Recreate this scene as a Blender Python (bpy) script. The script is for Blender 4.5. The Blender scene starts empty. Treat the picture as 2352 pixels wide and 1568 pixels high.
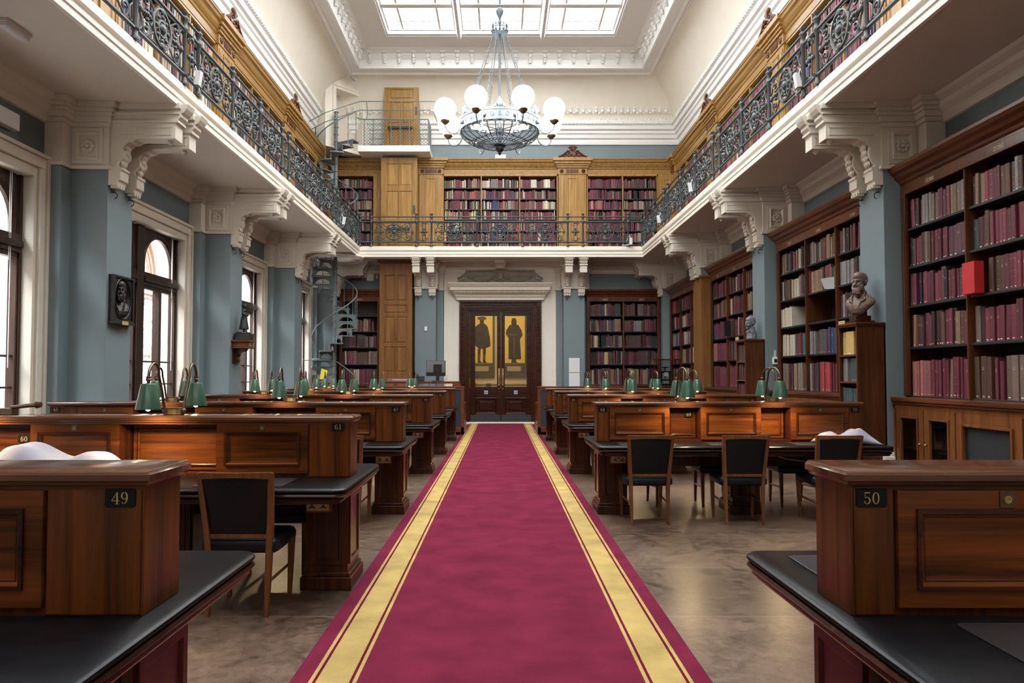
import bpy, bmesh, math, random
from mathutils import Vector, Matrix, noise
R = random.Random(11)
sc = bpy.context.scene
C = sc.collection
pi = math.pi
ORG = {}

# ------------------------------------------------------------------ mesh helper
class MB:
    def __init__(s, T=None):
        s.v = []; s.f = []; s.c = []; s.m = []; s.T = T; s.col = None; s.mi = 0
    def V(s, pts):
        i = len(s.v)
        T = s.T
        s.v += [T(*p) for p in pts] if T else [tuple(p) for p in pts]
        return i
    def F(s, fs):
        for f in fs:
            s.f.append(f); s.c.append(s.col); s.m.append(s.mi)
    def box(s, x0, x1, y0, y1, z0, z1):
        i = s.V([(x0,y0,z0),(x1,y0,z0),(x1,y1,z0),(x0,y1,z0),(x0,y0,z1),(x1,y0,z1),(x1,y1,z1),(x0,y1,z1)])
        s.F([(i,i+3,i+2,i+1),(i+4,i+5,i+6,i+7),(i,i+1,i+5,i+4),(i+1,i+2,i+6,i+5),(i+2,i+3,i+7,i+6),(i+3,i,i+4,i+7)])
        return s
    def hexa(s, p):
        i = s.V(p)
        s.F([(i,i+3,i+2,i+1),(i+4,i+5,i+6,i+7),(i,i+1,i+5,i+4),(i+1,i+2,i+6,i+5),(i+2,i+3,i+7,i+6),(i+3,i,i+4,i+7)])
        return s
    def prism(s, poly, ax, a0, a1, caps=True):
        n = len(poly)
        mk = {'x': lambda a,p,q:(a,p,q), 'y': lambda a,p,q:(p,a,q), 'z': lambda a,p,q:(p,q,a)}[ax]
        i = s.V([mk(a0,p,q) for p,q in poly] + [mk(a1,p,q) for p,q in poly])
        s.F([(i+k, i+(k+1)%n, i+n+(k+1)%n, i+n+k) for k in range(n)])
        if caps: s.F([tuple(i+k for k in range(n-1,-1,-1)), tuple(i+n+k for k in range(n))])
        return s
    def lathe(s, prof, cx=0, cy=0, z0=0, seg=16, a0=0, a1=2*pi, sx=1, sy=1, cap=True):
        full = abs(a1-a0-2*pi) < 1e-6
        m = seg if full else seg+1
        n = len(prof)
        i = s.V([(cx+r*sx*math.cos(a0+(a1-a0)*k/seg), cy+r*sy*math.sin(a0+(a1-a0)*k/seg), z0+z) for k in range(m) for r,z in prof])
        for k in range(seg):
            k2 = (k+1)%m
            s.F([(i+k*n+j, i+k2*n+j, i+k2*n+j+1, i+k*n+j+1) for j in range(n-1)])
        if full and cap:
            if prof[0][0] > 1e-5: s.F([tuple(i+k*n for k in range(m-1,-1,-1))])
            if prof[-1][0] > 1e-5: s.F([tuple(i+k*n+n-1 for k in range(m))])
        return s
    def tube(s, pts, r, seg=8, closed=False, flat=1.0):
        P = [Vector(p) for p in pts]; n = len(P)
        rr = r if isinstance(r,(list,tuple)) else [r]*n
        up = None; rings = []
        for k in range(n):
            if closed: t = P[(k+1)%n]-P[k-1]
            else: t = P[min(k+1,n-1)]-P[max(k-1,0)]
            if t.length < 1e-9: t = Vector((0,0,1))
            t.normalize()
            if up is None:
                up = Vector((0,0,1)) if abs(t.z) < .9 else Vector((1,0,0))
            u = up - t*up.dot(t)
            if u.length < 1e-6: u = t.orthogonal()
            u.normalize(); w = t.cross(u); up = u
            rings.append([tuple(P[k]+(u*math.cos(2*pi*j/seg)+w*math.sin(2*pi*j/seg)*flat)*rr[k]) for j in range(seg)])
        i = s.V([p for rg in rings for p in rg])
        for k in range(n if closed else n-1):
            k2 = (k+1)%n
            s.F([(i+k*seg+j, i+k*seg+(j+1)%seg, i+k2*seg+(j+1)%seg, i+k2*seg+j) for j in range(seg)])
        if not closed:
            s.F([tuple(i+j for j in range(seg-1,-1,-1)), tuple(i+(n-1)*seg+j for j in range(seg))])
        return s
    def ball(s, c, rx, ry=None, rz=None, seg=12, rings=8, M=None):
        ry = ry or rx; rz = rz or rx
        pts = [(0,0,-1)]
        for a in range(1,rings):
            ph = -pi/2+pi*a/rings
            for k in range(seg):
                th = 2*pi*k/seg
                pts.append((math.cos(ph)*math.cos(th), math.cos(ph)*math.sin(th), math.sin(ph)))
        pts.append((0,0,1))
        out = []
        for p in pts:
            q = Vector((p[0]*rx,p[1]*ry,p[2]*rz))
            if M: q = M @ q
            out.append((q.x+c[0], q.y+c[1], q.z+c[2]))
        i = s.V(out); L = len(out)-1
        s.F([(i, i+1+(k+1)%seg, i+1+k) for k in range(seg)])
        for a in range(rings-2):
            b = i+1+a*seg
            s.F([(b+k, b+(k+1)%seg, b+seg+(k+1)%seg, b+seg+k) for k in range(seg)])
        b = i+1+(rings-2)*seg
        s.F([(b+k, b+(k+1)%seg, i+L) for k in range(seg)])
        return s
    def rings(s, a0, a1, b0, b1, prof, cap=True):
        # nested rectangles in local (a,b,n): a stepped or bevelled panel
        i = None
        for ins, d in prof:
            j = s.V([(a0+ins,b0+ins,d),(a1-ins,b0+ins,d),(a1-ins,b1-ins,d),(a0+ins,b1-ins,d)])
            if i is not None:
                s.F([(i+k, i+(k+1)%4, j+(k+1)%4, j+k) for k in range(4)])
            i = j
        if cap: s.F([(i,i+1,i+2,i+3)])
        return s
    def frame(s, a0, a1, b0, b1, w, n0, n1):
        s.box(a0,a0+w,b0,b1,n0,n1); s.box(a1-w,a1,b0,b1,n0,n1)
        s.box(a0+w,a1-w,b0,b0+w,n0,n1); s.box(a0+w,a1-w,b1-w,b1,n0,n1)
        return s
    def rr(s, x0, x1, y0, y1, r, prof, seg=5):
        # rounded rectangle lofted through (inset, z)
        i = None; n = 4*(seg+1)
        for ins, z in prof:
            q = max(r-ins, .002); pts = []
            for cx, cy, a in ((x1-ins-q,y1-ins-q,0),(x0+ins+q,y1-ins-q,pi/2),(x0+ins+q,y0+ins+q,pi),(x1-ins-q,y0+ins+q,1.5*pi)):
                for k in range(seg+1):
                    t = a+pi/2*k/seg
                    pts.append((cx+q*math.cos(t), cy+q*math.sin(t), z))
            j = s.V(pts)
            if i is None: s.F([tuple(range(j+n-1,j-1,-1))])
            else: s.F([(i+k, i+(k+1)%n, j+(k+1)%n, j+k) for k in range(n)])
            i = j
        s.F([tuple(range(i,i+n))])
        return s
    def sweep(s, path, prof, closed=False, side=1, caps=True):
        # path: (x,y) points; prof: (offset to the left*side, z)
        P = [Vector((p[0],p[1])) for p in path]; n = len(P); m = len(prof)
        def nrm(a,b):
            d = (b-a).normalized(); return Vector((-d.y,d.x))*side
        idx = []
        for k in range(n):
            if closed: n1 = nrm(P[k-1],P[k]); n2 = nrm(P[k],P[(k+1)%n])
            else:
                n1 = nrm(P[max(k-1,0)],P[max(k,1)]) if n > 1 else Vector((1,0))
                n2 = nrm(P[min(k,n-2)],P[min(k+1,n-1)])
            b = n1+n2
            b = b/(b.dot(n1)) if b.length > 1e-6 else n1
            idx.append(s.V([(P[k].x+b.x*o, P[k].y+b.y*o, z) for o,z in prof]))
        for k in range(n if closed else n-1):
            i = idx[k]; j = idx[(k+1)%n]
            s.F([(i+q, j+q, j+q+1, i+q+1) for q in range(m-1)])
        if caps and not closed:
            s.F([tuple(range(idx[0],idx[0]+m)), tuple(range(idx[-1]+m-1,idx[-1]-1,-1))])
        return s
    def build(s, name, mats, parent=None, loc=(0,0,0), smooth=None, bevel=None, recalc=True):
        o_ = ORG[parent.name] if parent is not None else tuple(loc)
        me = bpy.data.meshes.new(name)
        me.from_pydata([(x-o_[0],y-o_[1],z-o_[2]) for x,y,z in s.v], [], s.f)
        if not isinstance(mats,(list,tuple)): mats = [mats]
        for m in mats: me.materials.append(m)
        if len(mats) > 1: me.polygons.foreach_set('material_index', s.m)
        if any(c is not None for c in s.c):
            ca = me.color_attributes.new('Col','FLOAT_COLOR','CORNER')
            buf = []
            for p in me.polygons:
                c = s.c[p.index] or (.5,.5,.5)
                buf += [c[0],c[1],c[2],1.0]*p.loop_total
            ca.data.foreach_set('color', buf)
        if recalc and len(s.f) < 60000:
            bm = bmesh.new(); bm.from_mesh(me)
            bmesh.ops.recalc_face_normals(bm, faces=bm.faces)
            bm.to_mesh(me); bm.free()
        me.validate()
        if smooth is not None:
            me.polygons.foreach_set('use_smooth', [True]*len(me.polygons))
            me.set_sharp_from_angle(angle=math.radians(smooth))
        ob = bpy.data.objects.new(name, me); C.objects.link(ob)
        if parent is not None: ob.parent = parent
        else: ob.location = loc
        ORG[ob.name] = o_
        if bevel:
            md = ob.modifiers.new('bevel','BEVEL'); md.width = bevel; md.segments = 2; md.limit_method = 'ANGLE'; md.angle_limit = math.radians(50)
        return ob

def tag(o, label=None, cat=None, group=None, kind=None):
    if label: o['label'] = label
    if cat: o['category'] = cat
    if group: o['group'] = group
    if kind: o['kind'] = kind
    return o
def thing(name, label, cat, loc, group=None, kind=None):
    o = bpy.data.objects.new(name, None); C.objects.link(o)
    o.location = loc; o.empty_display_size = .1
    ORG[o.name] = tuple(loc)
    return tag(o, label, cat, group, kind)
def struct(mb, name, mat, label=None, loc=(0,0,0), **k):
    o = mb.build(name, mat, None, loc, **k); o['kind'] = 'structure'
    if label: o['label'] = label
    return o
def dup(root, loc, label=None, group=None, rz=0):
    r = root.copy(); C.objects.link(r); r.location = loc; r.rotation_euler = (0,0,rz); ORG[r.name] = tuple(loc)
    if label: r['label'] = label
    if group: r['group'] = group
    def kids(a, b):
        for ch in list(a.children):
            if ch.name in SKIP: continue
            c = ch.copy(); C.objects.link(c); c.parent = b; ORG[c.name] = tuple(loc)
            kids(ch, c)
    kids(root, r)
    return r
SKIP = set()
TN = lambda y0: (lambda a,b,n: (a, y0-n, b))      # faces the camera (-Y)
TR = lambda x0: (lambda a,b,n: (x0-n, a, b))      # faces -X
TL = lambda x0: (lambda a,b,n: (x0+n, a, b))      # faces +X
TS = lambda y0: (lambda a,b,n: (a, y0+n, b))      # faces +Y

# ------------------------------------------------------------------ materials
def nt(name):
    m = bpy.data.materials.new(name); m.use_nodes = True
    t = m.node_tree; b = t.nodes['Principled BSDF']
    return m, t, b
def mat(name, col, rough=.5, metal=0, var=.0, vs=6, bump=0, bs=60, coat=0, emit=None, es=0, spec=.5, sheen=0):
    m, t, b = nt(name)
    N, L = t.nodes.new, t.links.new
    b.inputs['Base Color'].default_value = (*col,1); b.inputs['Roughness'].default_value = rough
    b.inputs['Metallic'].default_value = metal; b.inputs['Coat Weight'].default_value = coat
    b.inputs['Coat Roughness'].default_value = .15
    b.inputs['Specular IOR Level'].default_value = spec
    if sheen: b.inputs['Sheen Weight'].default_value = sheen
    if emit: b.inputs['Emission Color'].default_value = (*emit,1); b.inputs['Emission Strength'].default_value = es
    tc = N('ShaderNodeTexCoord')
    n = N('ShaderNodeTexNoise'); n.inputs['Scale'].default_value = vs; n.inputs['Detail'].default_value = 5
    L(tc.outputs['Object'], n.inputs['Vector'])
    r = N('ShaderNodeValToRGB'); v = max(var,.01)
    r.color_ramp.elements[0].position = .3; r.color_ramp.elements[1].position = .7
    r.color_ramp.elements[0].color = (*[c*(1-v) for c in col],1); r.color_ramp.elements[1].color = (*[min(1,c*(1+v)) for c in col],1)
    L(n.outputs['Fac'], r.inputs['Fac']); L(r.outputs['Color'], b.inputs['Base Color'])
    if bump:
        n2 = N('ShaderNodeTexNoise'); n2.inputs['Scale'].default_value = bs; n2.inputs['Detail'].default_value = 4
        L(tc.outputs['Object'], n2.inputs['Vector'])
        bp = N('ShaderNodeBump'); bp.inputs['Strength'].default_value = bump; bp.inputs['Distance'].default_value = .01
        L(n2.outputs['Fac'], bp.inputs['Height']); L(bp.outputs['Normal'], b.inputs['Normal'])
    return m
def wood(name, c1, c2, ax='z', rough=.28, coat=.08, gs=1.0, vary=.25, spec=.28):
    m, t, b = nt(name)
    N, L = t.nodes.new, t.links.new
    tc = N('ShaderNodeTexCoord'); mp = N('ShaderNodeMapping')
    oi = N('ShaderNodeObjectInfo')
    s = [14*gs,14*gs,14*gs]; s['xyz'.index(ax)] = .9*gs
    mp.inputs['Scale'].default_value = s
    L(tc.outputs['Object'], mp.inputs['Vector'])
    n = N('ShaderNodeTexNoise'); n.inputs['Scale'].default_value = 1; n.inputs['Detail'].default_value = 7; n.inputs['Roughness'].default_value = .6; n.inputs['Distortion'].default_value = .8
    L(mp.outputs['Vector'], n.inputs['Vector'])
    mp2 = N('ShaderNodeMapping'); s2 = [70,70,70]; s2['xyz'.index(ax)] = 2.5; mp2.inputs['Scale'].default_value = s2
    L(tc.outputs['Object'], mp2.inputs['Vector'])
    n2 = N('ShaderNodeTexNoise'); n2.inputs['Scale'].default_value = 1; n2.inputs['Detail'].default_value = 3
    L(mp2.outputs['Vector'], n2.inputs['Vector'])
    mx = N('ShaderNodeMath'); mx.operation = 'MULTIPLY_ADD'; mx.inputs[1].default_value = .3
    L(n2.outputs['Fac'], mx.inputs[0]); L(n.outputs['Fac'], mx.inputs[2])
    r = N('ShaderNodeValToRGB'); r.color_ramp.elements[0].position = .42; r.color_ramp.elements[1].position = .86
    r.color_ramp.elements[0].color = (*c1,1); r.color_ramp.elements[1].color = (*c2,1)
    L(mx.outputs[0], r.inputs['Fac'])
    hs = N('ShaderNodeHueSaturation')
    mr = N('ShaderNodeMapRange'); mr.inputs['To Min'].default_value = 1-vary; mr.inputs['To Max'].default_value = 1+vary
    L(oi.outputs['Random'], mr.inputs['Value']); L(mr.outputs['Result'], hs.inputs['Value'])
    L(r.outputs['Color'], hs.inputs['Color']); L(hs.outputs['Color'], b.inputs['Base Color'])
    b.inputs['Roughness'].default_value = rough; b.inputs['Specular IOR Level'].default_value = spec; b.inputs['Coat Weight'].default_value = coat; b.inputs['Coat Roughness'].default_value = .12
    bp = N('ShaderNodeBump'); bp.inputs['Strength'].default_value = .06; bp.inputs['Distance'].default_value = .004
    L(n2.outputs['Fac'], bp.inputs['Height']); L(bp.outputs['Normal'], b.inputs['Normal'])
    return m
M = {}
D1, D2 = (.03,.007,.0022), (.21,.06,.011)
M['mahX'] = wood('mahogany_x', D1, D2, 'x')
M['mahZ'] = wood('mahogany_z', D1, (.17,.05,.011), 'z')
M['mahY'] = wood('mahogany_y', D1, D2, 'y')
M['mahD'] = wood('mahogany_dark', (.022,.006,.004), (.085,.024,.01), 'z', rough=.25)
M['mahDX'] = wood('mahogany_dark_x', (.018,.006,.004), (.07,.02,.009), 'x', rough=.22)
M['cap'] = wood('partition_top_wood', (.05,.018,.009), (.17,.065,.026), 'x', rough=.18, coat=.25)
M['case'] = wood('bookcase_wood', (.045,.015,.007), (.15,.05,.019), 'z')
M['caseY'] = wood('bookcase_wood_y', (.045,.013,.006), (.13,.038,.014), 'y')
M['cab'] = wood('cabinet_wood', (.09,.03,.01), (.26,.095,.03), 'z')
M['oak'] = wood('oak_panel', (.2,.1,.026), (.43,.24,.065), 'z', rough=.4, coat=.1, vary=.1)
M['oakX'] = wood('oak_rail', (.2,.1,.026), (.43,.24,.065), 'x', rough=.4, coat=.1, vary=.1)
M['oakY'] = wood('oak_rail_y', (.2,.1,.026), (.41,.225,.06), 'y', rough=.4, coat=.1, vary=.1)
M['shaft'] = wood('shaft_wood', (.13,.055,.017), (.27,.12,.035), 'z', rough=.4, coat=.1, vary=.05)
M['chair'] = wood('chair_wood', (.1,.036,.014), (.25,.1,.038), 'z', rough=.35)
M['bench'] = wood('counter_wood', (.1,.03,.012), (.2,.065,.022), 'x')
M['relief'] = mat('relief_plaster', (.36,.32,.265), .6, var=.1)
M['winwood'] = wood('window_wood', (.018,.009,.006), (.06,.03,.018), 'z', rough=.4)
M['shelf'] = mat('shelf_black', (.012,.012,.014), .5)
M['void'] = mat('case_back', (.025,.012,.009), .7)
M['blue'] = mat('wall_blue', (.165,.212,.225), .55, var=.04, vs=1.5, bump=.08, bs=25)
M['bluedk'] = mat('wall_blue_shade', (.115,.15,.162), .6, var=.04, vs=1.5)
M['cream'] = mat('cream_paint', (.66,.6,.51), .5, var=.03, vs=3)
M['creamw'] = mat('cream_white', (.87,.81,.69), .5, var=.02, vs=3)
M['white'] = mat('ceiling_white', (.9,.89,.86), .5, var=.01)
M['soffit'] = mat('soffit_cream', (.68,.61,.52), .55, var=.03, vs=1.2)
M['iron'] = mat('painted_iron', (.05,.06,.062), .42, var=.15, vs=20)
M['irons'] = mat('stair_iron', (.14,.175,.18), .4, var=.1, vs=10)
M['silver'] = mat('chandelier_paint', (.12,.15,.17), .6, metal=.0, var=.08, vs=12)
M['irond'] = mat('dark_iron', (.035,.04,.04), .4)
M['brass'] = mat('brass', (.62,.43,.18), .3, metal=1)
M['bronze'] = mat('lamp_bronze', (.16,.11,.07), .35, metal=.8, var=.2, vs=15)
M['green'] = mat('lamp_green', (.034,.095,.058), .3, var=.05, coat=.3)
M['shadein'] = mat('lamp_inside', (.8,.78,.7), .5)
M['leather'] = mat('desk_leather', (.007,.007,.0085), .3, spec=.09, var=.3, vs=10, bump=.05, bs=200)
M['blotter'] = mat('blotter_leather', (.022,.02,.024), .42, var=.1, spec=.25)
M['chairL'] = mat('chair_leather', (.0075,.008,.012), .42, spec=.3, bump=.04, bs=120)
M['black'] = mat('black_plastic', (.012,.012,.013), .35)
M['navy'] = mat('navy_panel', (.02,.024,.042), .7, bump=.05)
M['paper'] = mat('white_paper', (.8,.8,.8), .7)
M['plastic'] = mat('white_plastic', (.75,.76,.77), .4)
M['greyp'] = mat('grey_plastic', (.45,.44,.43), .45)
M['terra'] = mat('bust_terracotta', (.135,.082,.065), .55, var=.15, vs=25, bump=.1, bs=80)
M['greyst'] = mat('bust_grey', (.14,.15,.17), .45, var=.15, vs=25)
M['bronzeD'] = mat('dark_bronze', (.03,.028,.026), .4, metal=.4, var=.2, vs=20)
M['cloth'] = mat('lilac_cloth', (.3,.295,.365), .8, var=.05, vs=8, bump=.05, bs=180, sheen=.2)
M['kick'] = mat('kick_plate', (.05,.058,.055), .45, metal=.3, var=.1)
M['gilt'] = mat('gilt', (.55,.42,.18), .45, metal=.3)
M['plate'] = mat('plate_black', (.009,.01,.01), .4, spec=.2)
M['socket'] = mat('socket_plate', (.46,.38,.23), .4, metal=.2)
M['red'] = mat('red_box', (.5,.02,.025), .6)
M['yellow'] = mat('yellow_card', (.75,.68,.03), .6)
M['signblue'] = mat('sign_blue', (.02,.12,.5), .5)
M['pipe'] = mat('red_cable', (.18,.03,.03), .5)
M['mesh'] = mat('mesh_grille', (.03,.033,.04), .5, metal=.4, bump=.6, bs=260)
M['chrome'] = mat('chrome', (.5,.5,.52), .25, metal=1)
M['gold'] = mat('gold_ground', (.74,.47,.06), .45, var=.12, vs=60, emit=(.8,.5,.06), es=.12)  # faint glow built into the gold, though it is no lamp
M['figure'] = mat('figure_dark', (.055,.035,.02), .7, var=.3, vs=8)
M['figure2'] = mat('figure_mid', (.13,.085,.045), .7, var=.2, vs=8)
M['corr'] = mat('corridor_cream', (.7,.55,.28), .7)
M['stone'] = mat('terracotta_stone', (.3,.13,.085), .8, var=.15, vs=4)
M['stonew'] = mat('pale_stone', (.5,.45,.42), .8, var=.75, vs=7, bump=.3, bs=14)  # strong dark noise paints the shade of carved crevices into the stone

def emis(name, col, s):
    m = bpy.data.materials.new(name); m.use_nodes = True
    t = m.node_tree; t.nodes.remove(t.nodes['Principled BSDF'])
    e = t.nodes.new('ShaderNodeEmission'); e.inputs['Color'].default_value = (*col,1); e.inputs['Strength'].default_value = s
    t.links.new(e.outputs[0], t.nodes['Material Output'].inputs['Surface'])
    return m
SKY_S, GLOBE_S, BULB_S = 9.0, 32.0, 40.0
M['sky'] = emis('skylight_glass', (.93,.97,1.0), SKY_S)
M['globe'] = emis('globe_glass', (1,.97,.93), GLOBE_S)
M['bulb'] = emis('bulb', (1,.78,.42), BULB_S)
def glass(name, tint=(1,1,1), refl=.06):
    m = bpy.data.materials.new(name); m.use_nodes = True
    t = m.node_tree; t.nodes.remove(t.nodes['Principled BSDF'])
    a = t.nodes.new('ShaderNodeBsdfTransparent'); a.inputs[0].default_value = (*tint,1)
    g = t.nodes.new('ShaderNodeBsdfGlossy'); g.inputs['Roughness'].default_value = .05
    lw = t.nodes.new('ShaderNodeLayerWeight'); pw = t.nodes.new('ShaderNodeMath'); pw.operation = 'POWER'; pw.inputs[1].default_value = 5
    t.links.new(lw.outputs['Facing'], pw.inputs[0]); fr = t.nodes.new('ShaderNodeMath'); fr.operation = 'MULTIPLY_ADD'; fr.inputs[1].default_value = .4; fr.inputs[2].default_value = .025
    t.links.new(pw.outputs[0], fr.inputs[0])
    mx = t.nodes.new('ShaderNodeMixShader')
    t.links.new(fr.outputs[0], mx.inputs[0]); t.links.new(a.outputs[0], mx.inputs[1]); t.links.new(g.outputs[0], mx.inputs[2])
    t.links.new(mx.outputs[0], t.nodes['Material Output'].inputs['Surface'])
    return m
M['glass'] = glass('window_glass')
M['glassd'] = glass('cabinet_glass', (.8,.8,.8))

def book_mat():
    m, t, b = nt('book_cloth'); N, L = t.nodes.new, t.links.new
    at = N('ShaderNodeAttribute'); at.attribute_name = 'Col'
    tc = N('ShaderNodeTexCoord'); n = N('ShaderNodeTexNoise'); n.inputs['Scale'].default_value = 35; n.inputs['Detail'].default_value = 4
    L(tc.outputs['Object'], n.inputs['Vector'])
    mr = N('ShaderNodeMapRange'); mr.inputs['To Min'].default_value = .7; mr.inputs['To Max'].default_value = 1.3
    L(n.outputs['Fac'], mr.inputs['Value'])
    hs = N('ShaderNodeHueSaturation'); L(mr.outputs['Result'], hs.inputs['Value']); L(at.outputs['Color'], hs.inputs['Color'])
    L(hs.outputs['Color'], b.inputs['Base Color']); b.inputs['Roughness'].default_value = .5
    return m
M['book'] = book_mat()

def floor_mat():
    m, t, b = nt('lino_floor'); N, L = t.nodes.new, t.links.new
    tc = N('ShaderNodeTexCoord'); sp = N('ShaderNodeSeparateXYZ'); L(tc.outputs['Object'], sp.inputs[0])
    n = N('ShaderNodeTexNoise'); n.inputs['Scale'].default_value = 9; n.inputs['Detail'].default_value = 9; n.inputs['Roughness'].default_value = .7; n.inputs['Distortion'].default_value = 1.2
    L(tc.outputs['Object'], n.inputs['Vector'])
    n3 = N('ShaderNodeTexNoise'); n3.inputs['Scale'].default_value = .9; n3.inputs['Detail'].default_value = 2; L(tc.outputs['Object'], n3.inputs['Vector'])
    ad = N('ShaderNodeMath'); ad.operation = 'MULTIPLY_ADD'; ad.inputs[1].default_value = .55; L(n3.outputs['Fac'], ad.inputs[0]); L(n.outputs['Fac'], ad.inputs[2])
    r = N('ShaderNodeValToRGB'); e = r.color_ramp.elements
    e[0].position = .58; e[0].color = (.036,.021,.015,1); e[1].position = .98; e[1].color = (.2,.13,.092,1)
    L(ad.outputs[0], r.inputs['Fac'])
    nf = N('ShaderNodeTexNoise'); nf.inputs['Scale'].default_value = 55; nf.inputs['Detail'].default_value = 6; nf.inputs['Distortion'].default_value = 2.5; L(tc.outputs['Object'], nf.inputs['Vector'])
    fm = N('ShaderNodeMapRange'); fm.inputs['To Min'].default_value = .55; fm.inputs['To Max'].default_value = 1.45; L(nf.outputs['Fac'], fm.inputs['Value'])
    hf = N('ShaderNodeHueSaturation'); L(fm.outputs['Result'], hf.inputs['Value']); L(r.outputs['Color'], hf.inputs['Color'])
    # sheet seams across the room
    dv = N('ShaderNodeMath'); dv.operation = 'DIVIDE'; dv.inputs[1].default_value = 1.17; L(sp.outputs['Y'], dv.inputs[0])
    fl = N('ShaderNodeMath'); fl.operation = 'FLOOR'; L(dv.outputs[0], fl.inputs[0])
    wn = N('ShaderNodeTexWhiteNoise'); wn.noise_dimensions = '1D'; L(fl.outputs[0], wn.inputs['W'])
    fr = N('ShaderNodeMath'); fr.operation = 'FRACT'; L(dv.outputs[0], fr.inputs[0])
    lt = N('ShaderNodeMath'); lt.operation = 'LESS_THAN'; lt.inputs[1].default_value = .006; L(fr.outputs[0], lt.inputs[0])
    mr = N('ShaderNodeMapRange'); mr.inputs['To Min'].default_value = .82; mr.inputs['To Max'].default_value = 1.2; L(wn.outputs['Value'], mr.inputs['Value'])
    hs = N('ShaderNodeHueSaturation'); L(mr.outputs['Result'], hs.inputs['Value']); L(hf.outputs['Color'], hs.inputs['Color'])
    mx = N('ShaderNodeMixRGB'); mx.inputs['Color2'].default_value = (.25,.2,.16,1); L(lt.outputs[0], mx.inputs['Fac']); L(hs.outputs['Color'], mx.inputs['Color1'])
    L(mx.outputs['Color'], b.inputs['Base Color'])
    rr = N('ShaderNodeMapRange'); rr.inputs['To Min'].default_value = .2; rr.inputs['To Max'].default_value = .45; L(n.outputs['Fac'], rr.inputs['Value'])
    L(rr.outputs['Result'], b.inputs['Roughness'])
    return m
M['floor'] = floor_mat()

def carpet_mat():
    m, t, b = nt('carpet_wool'); N, L = t.nodes.new, t.links.new
    tc = N('ShaderNodeTexCoord'); sp = N('ShaderNodeSeparateXYZ'); L(tc.outputs['Object'], sp.inputs[0])
    n0 = N('ShaderNodeTexNoise'); n0.inputs['Scale'].default_value = 220; n0.inputs['Detail'].default_value = 2; L(tc.outputs['Object'], n0.inputs['Vector'])
    ab = N('ShaderNodeMath'); ab.operation = 'ABSOLUTE'; L(sp.outputs['X'], ab.inputs[0])
    ma = N('ShaderNodeMath'); ma.operation = 'MULTIPLY_ADD'; ma.inputs[1].default_value = .006; L(n0.outputs['Fac'], ma.inputs[0]); L(ab.outputs[0], ma.inputs[2])
    r = N('ShaderNodeValToRGB'); r.color_ramp.interpolation = 'CONSTANT'
    mar = (.165,.019,.045,1); gld = (.47,.34,.125,1); mrd = (.13,.01,.027,1)
    st = [(0,mar),(.706,gld),(.726,mrd),(.741,gld),(.905,mrd),(.92,gld),(.939,mar)]
    e = r.color_ramp.elements
    while len(e) < len(st): e.new(.5)
    for k,(p,c) in enumerate(st): e[k].position = p; e[k].color = c
    L(ma.outputs[0], r.inputs['Fac'])
    n = N('ShaderNodeTexNoise'); n.inputs['Scale'].default_value = 3.2; n.inputs['Detail'].default_value = 6; L(tc.outputs['Object'], n.inputs['Vector'])
    n2 = N('ShaderNodeTexNoise'); n2.inputs['Scale'].default_value = 300; L(tc.outputs['Object'], n2.inputs['Vector'])
    a2 = N('ShaderNodeMath'); a2.operation = 'MULTIPLY_ADD'; a2.inputs[1].default_value = .5; L(n2.outputs['Fac'], a2.inputs[0]); L(n.outputs['Fac'], a2.inputs[2])
    mr = N('ShaderNodeMapRange'); mr.inputs['From Min'].default_value = .45; mr.inputs['From Max'].default_value = 1.05; mr.inputs['To Min'].default_value = .68; mr.inputs['To Max'].default_value = 1.25; L(a2.outputs[0], mr.inputs['Value'])
    hs = N('ShaderNodeHueSaturation'); L(mr.outputs['Result'], hs.inputs['Value']); L(r.outputs['Color'], hs.inputs['Color']); L(hs.outputs['Color'], b.inputs['Base Color'])
    b.inputs['Roughness'].default_value = .95; b.inputs['Specular IOR Level'].default_value = .03; b.inputs['Sheen Weight'].default_value = .0
    bp = N('ShaderNodeBump'); bp.inputs['Strength'].default_value = .3; bp.inputs['Distance'].default_value = .004; L(n2.outputs['Fac'], bp.inputs['Height']); L(bp.outputs['Normal'], b.inputs['Normal'])
    return m
M['carpet'] = carpet_mat()
# ------------------------------------------------------------------ room shell
XL, XR = -5.14, 5.0           # pilaster fronts
WL, WR = -5.85, 5.7           # side walls
FW = 23.5                     # far wall
PY = [0.8, 5.2, 9.6, 14.0, 18.4, 22.8]
PW = .65
ZB, ZT = 5.07, 5.37           # gallery slab
GX, GY = 4.25, 22.0

b = MB(); b.box(-6.4,6.2,-3.2,27.6,-.2,0); struct(b,'floor',M['floor'],'brown mottled linoleum floor')
b = MB()
b.box(-1.03,1.03,-2,23.0,0,.012); b.box(-.96,.96,23.0,23.62,0,.012)
cp = b.build('carpet_runner',M['carpet'],None,(0,0,0)); tag(cp,'long maroon carpet runner with gold border stripes down the aisle','carpet')

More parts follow.
